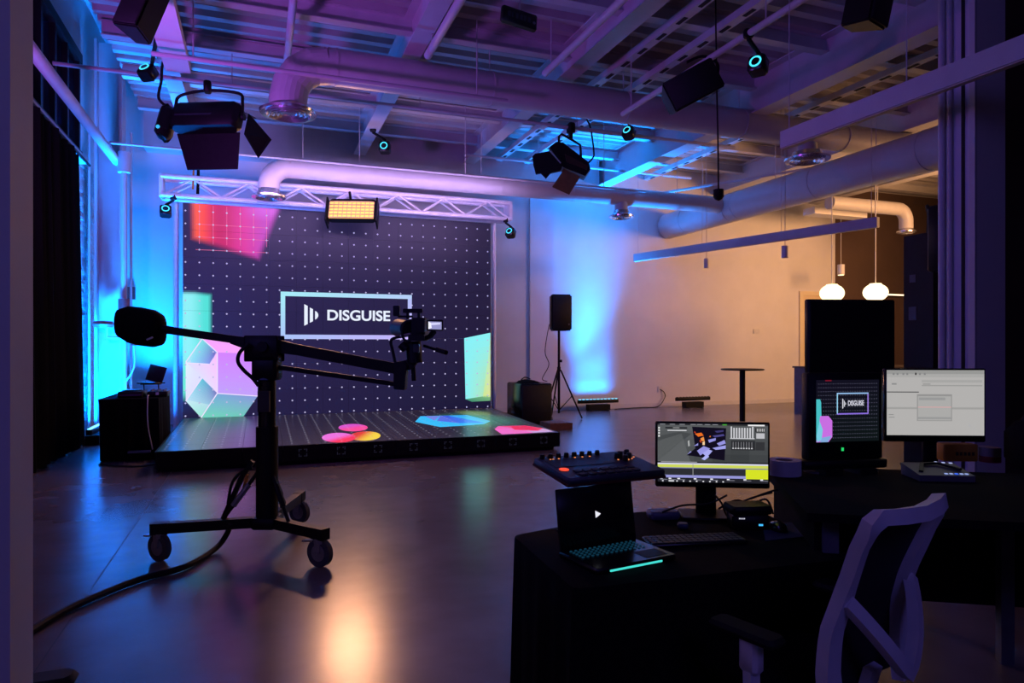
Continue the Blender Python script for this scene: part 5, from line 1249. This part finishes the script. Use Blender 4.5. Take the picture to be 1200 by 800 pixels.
rt_ = onz(1160, 541, HD); rl = thing('tape_roll', 'small white and red roll right of the orange carton', 'roll', (rt_.x, rt_.y, HD+.001))
MB().cyl((0, 0, .035), (0, 0, .085), .055, n=28).build('white_band', mat('lilac_white_band', (.38, .38, .46), .6), rl)
MB().cyl((0, 0, 0), (0, 0, .035), .055, n=28).build('red_band', mat('red_band', (.30, .04, .06), .6), rl)
db_ = cw(2.86, 3.72); dbg = thing('equipment_case', 'dark rounded equipment bag at the right edge of the desk', 'bag', (db_.x, db_.y, HD+.001), rz=-YAW)
MB().cbox((0, 0, .13), (.26, .26, .26), .06).build('case_body', M_CLOTH, dbg)
MB().tube(smoothpath([(-.08, 0, .26), (-.04, 0, .30), (.04, 0, .30), (.08, 0, .26)]), .012).build('handle', M_RUBBER, dbg)

# ================================================================== OFFICE CHAIR
L0, R0 = Vector((1.055, 2.0)), Vector((1.42, 2.26))
ctr = (L0+R0)/2; wdir = (R0-L0).normalized(); fdir = Vector((-wdir.y, wdir.x))   # facing away-left
seat_c = ctr+fdir*.345
ch0 = cw(seat_c.x, seat_c.y)
wv = cw(wdir.x, wdir.y); 
chair = thing('office_chair', 'pale grey framed office chair with black mesh back in the right foreground', 'chair', (ch0.x, ch0.y, 0), rz=math.atan2(wv.y, wv.x))
# local: x across, y forward, back at y=-0.30
HW = wdir.dot(R0-L0)/2
BK = [(.40, -.235), (.50, -.22), (.60, -.21), (.72, -.215), (.85, -.25), (1.0, -.305), (1.12, -.365)]
def back_y(z):                       # curve of the backrest in profile
    for (a, b), (c, d) in zip(BK, BK[1:]):
        if z <= c: t = (z-a)/(c-a); t = t; return b+(d-b)*t
    return BK[-1][1]
def side_x(z): return HW*(1.0-.10*math.exp(-((z-.84)/.13)**2))+.012*max(0, .7-z)
M_FRAME = mat('pale_grey_frame', (.74, .74, .78), .45, var=.04)
loop = [(-side_x(z), back_y(z), z) for z in [.46+.045*i for i in range(14)]]
loop += [(-HW+.005, back_y(1.07), 1.075), (-HW+.03, back_y(1.10), 1.097), (-HW*.5, back_y(1.10)-.02, 1.092), (0, back_y(1.10)-.03, 1.088), (HW*.5, back_y(1.10)-.02, 1.092), (HW-.03, back_y(1.10), 1.097), (HW-.005, back_y(1.07), 1.075)]
loop += [(side_x(z), back_y(z), z) for z in [.46+.045*i for i in range(13, -1, -1)]]
wd_ = [max(.046, .085-.0032*min(i, len(loop)-1-i)) for i in range(len(loop))]
MB().bar(loop, wd_, .040, up=(0, -1, .22)).build('back_frame', M_FRAME, chair)
pts = [(side_x(.80)*(i/8-1), back_y(.80)-.02-.085*(1-abs(i/8-1)**2), .82-.24*(1-abs(i/8-1)**1.15)) for i in range(17)]
MB().bar(pts, .042, .035, up=(0, -1, 0)).build('lumbar_rail', M_FRAME, chair)
m = MB(); N = 12; zz = [.50+.575*i/N for i in range(N+1)]
vs = [(side_x(z)*(2*j/N-1)*.97, back_y(z)+.012+.03*(1-(2*j/N-1)**2)*0.3, z) for z in zz for j in range(N+1)]
vs += [(x, y+.006, z) for x, y, z in vs]; n = N+1; T = n*n
fs = [(j*n+i, j*n+i+1, (j+1)*n+i+1, (j+1)*n+i) for j in range(N) for i in range(N)]; fs += [tuple(T+i for i in reversed(f)) for f in fs]
fs += [(i, T+i, T+i+1, i+1) for i in range(N)]+[(N*n+i, N*n+i+1, T+N*n+i+1, T+N*n+i) for i in range(N)]+[(j*n, (j+1)*n, T+(j+1)*n, T+j*n) for j in range(N)]+[(j*n+N, T+j*n+N, T+(j+1)*n+N, (j+1)*n+N) for j in range(N)]
m.add(vs, fs); m.build('mesh_back', mat('black_chair_mesh', (.012, .010, .016), .8, var=.3, scale=120, bump=.3, bscale=400), chair)
MB().cbox((0, .10, .455), (.47, .42, .08), .035).build('seat', M_CLOTH, chair)
MB().cbox((0, .05, .40), (.30, .34, .04), .015).build('seat_pan', M_BLACK, chair)
for s_ in (-1, 1):
    MB().bar([(s_*.27, .0, .40), (s_*.31, .0, .42), (s_*.315, .0, .55)], .05, .03, up=(0, 1, 0)).build('arm_post', M_FRAME, chair)
    MB().cbox((s_*.315, .0, .60), (.055, .07, .12), .012).build('arm_slider', M_FRAME, chair)
    MB().cbox((s_*.315, .02, .665), (.09, .25, .03), .014).build('arm_pad', M_RUBBER, chair)
MB().cyl((0, -.02, .12), (0, -.02, .39), .03, n=16).build('gas_lift', M_SILVER, chair)
MB().bar([(0, -.12, .42), (0, -.20, .43), (0, -.235, .56)], .07, .03).build('back_bracket', M_FRAME, chair)
for k_ in range(5):
    a_ = R(72*k_+18); d = Vector((math.cos(a_), math.sin(a_), 0)); c_ = Vector((0, -.02, 0))
    MB().bar([c_+Vector((0, 0, .13)), c_+d*.30+Vector((0, 0, .085))], [.05, .035], [.04, .025]).build('base_leg', M_FRAME, chair)
    e = d.cross(UP); w0 = c_+d*.30+Vector((0, 0, .032))
    MB().cyl(w0-e*.022, w0+e*.022, .032, n=16).build('caster_wheel', M_RUBBER, chair)
    MB().cyl(w0+Vector((0, 0, .02)), w0+Vector((0, 0, .06)), .012, n=8).build('caster_stem', M_RUBBER, chair)
tag(MB().cbox((*onz(58, 806, 0)[:2], .03), (.22, .14, .06), .03).build('cable_ramp', M_RUBBER), 'black rubber lump on the floor at the lower left edge', 'ramp')
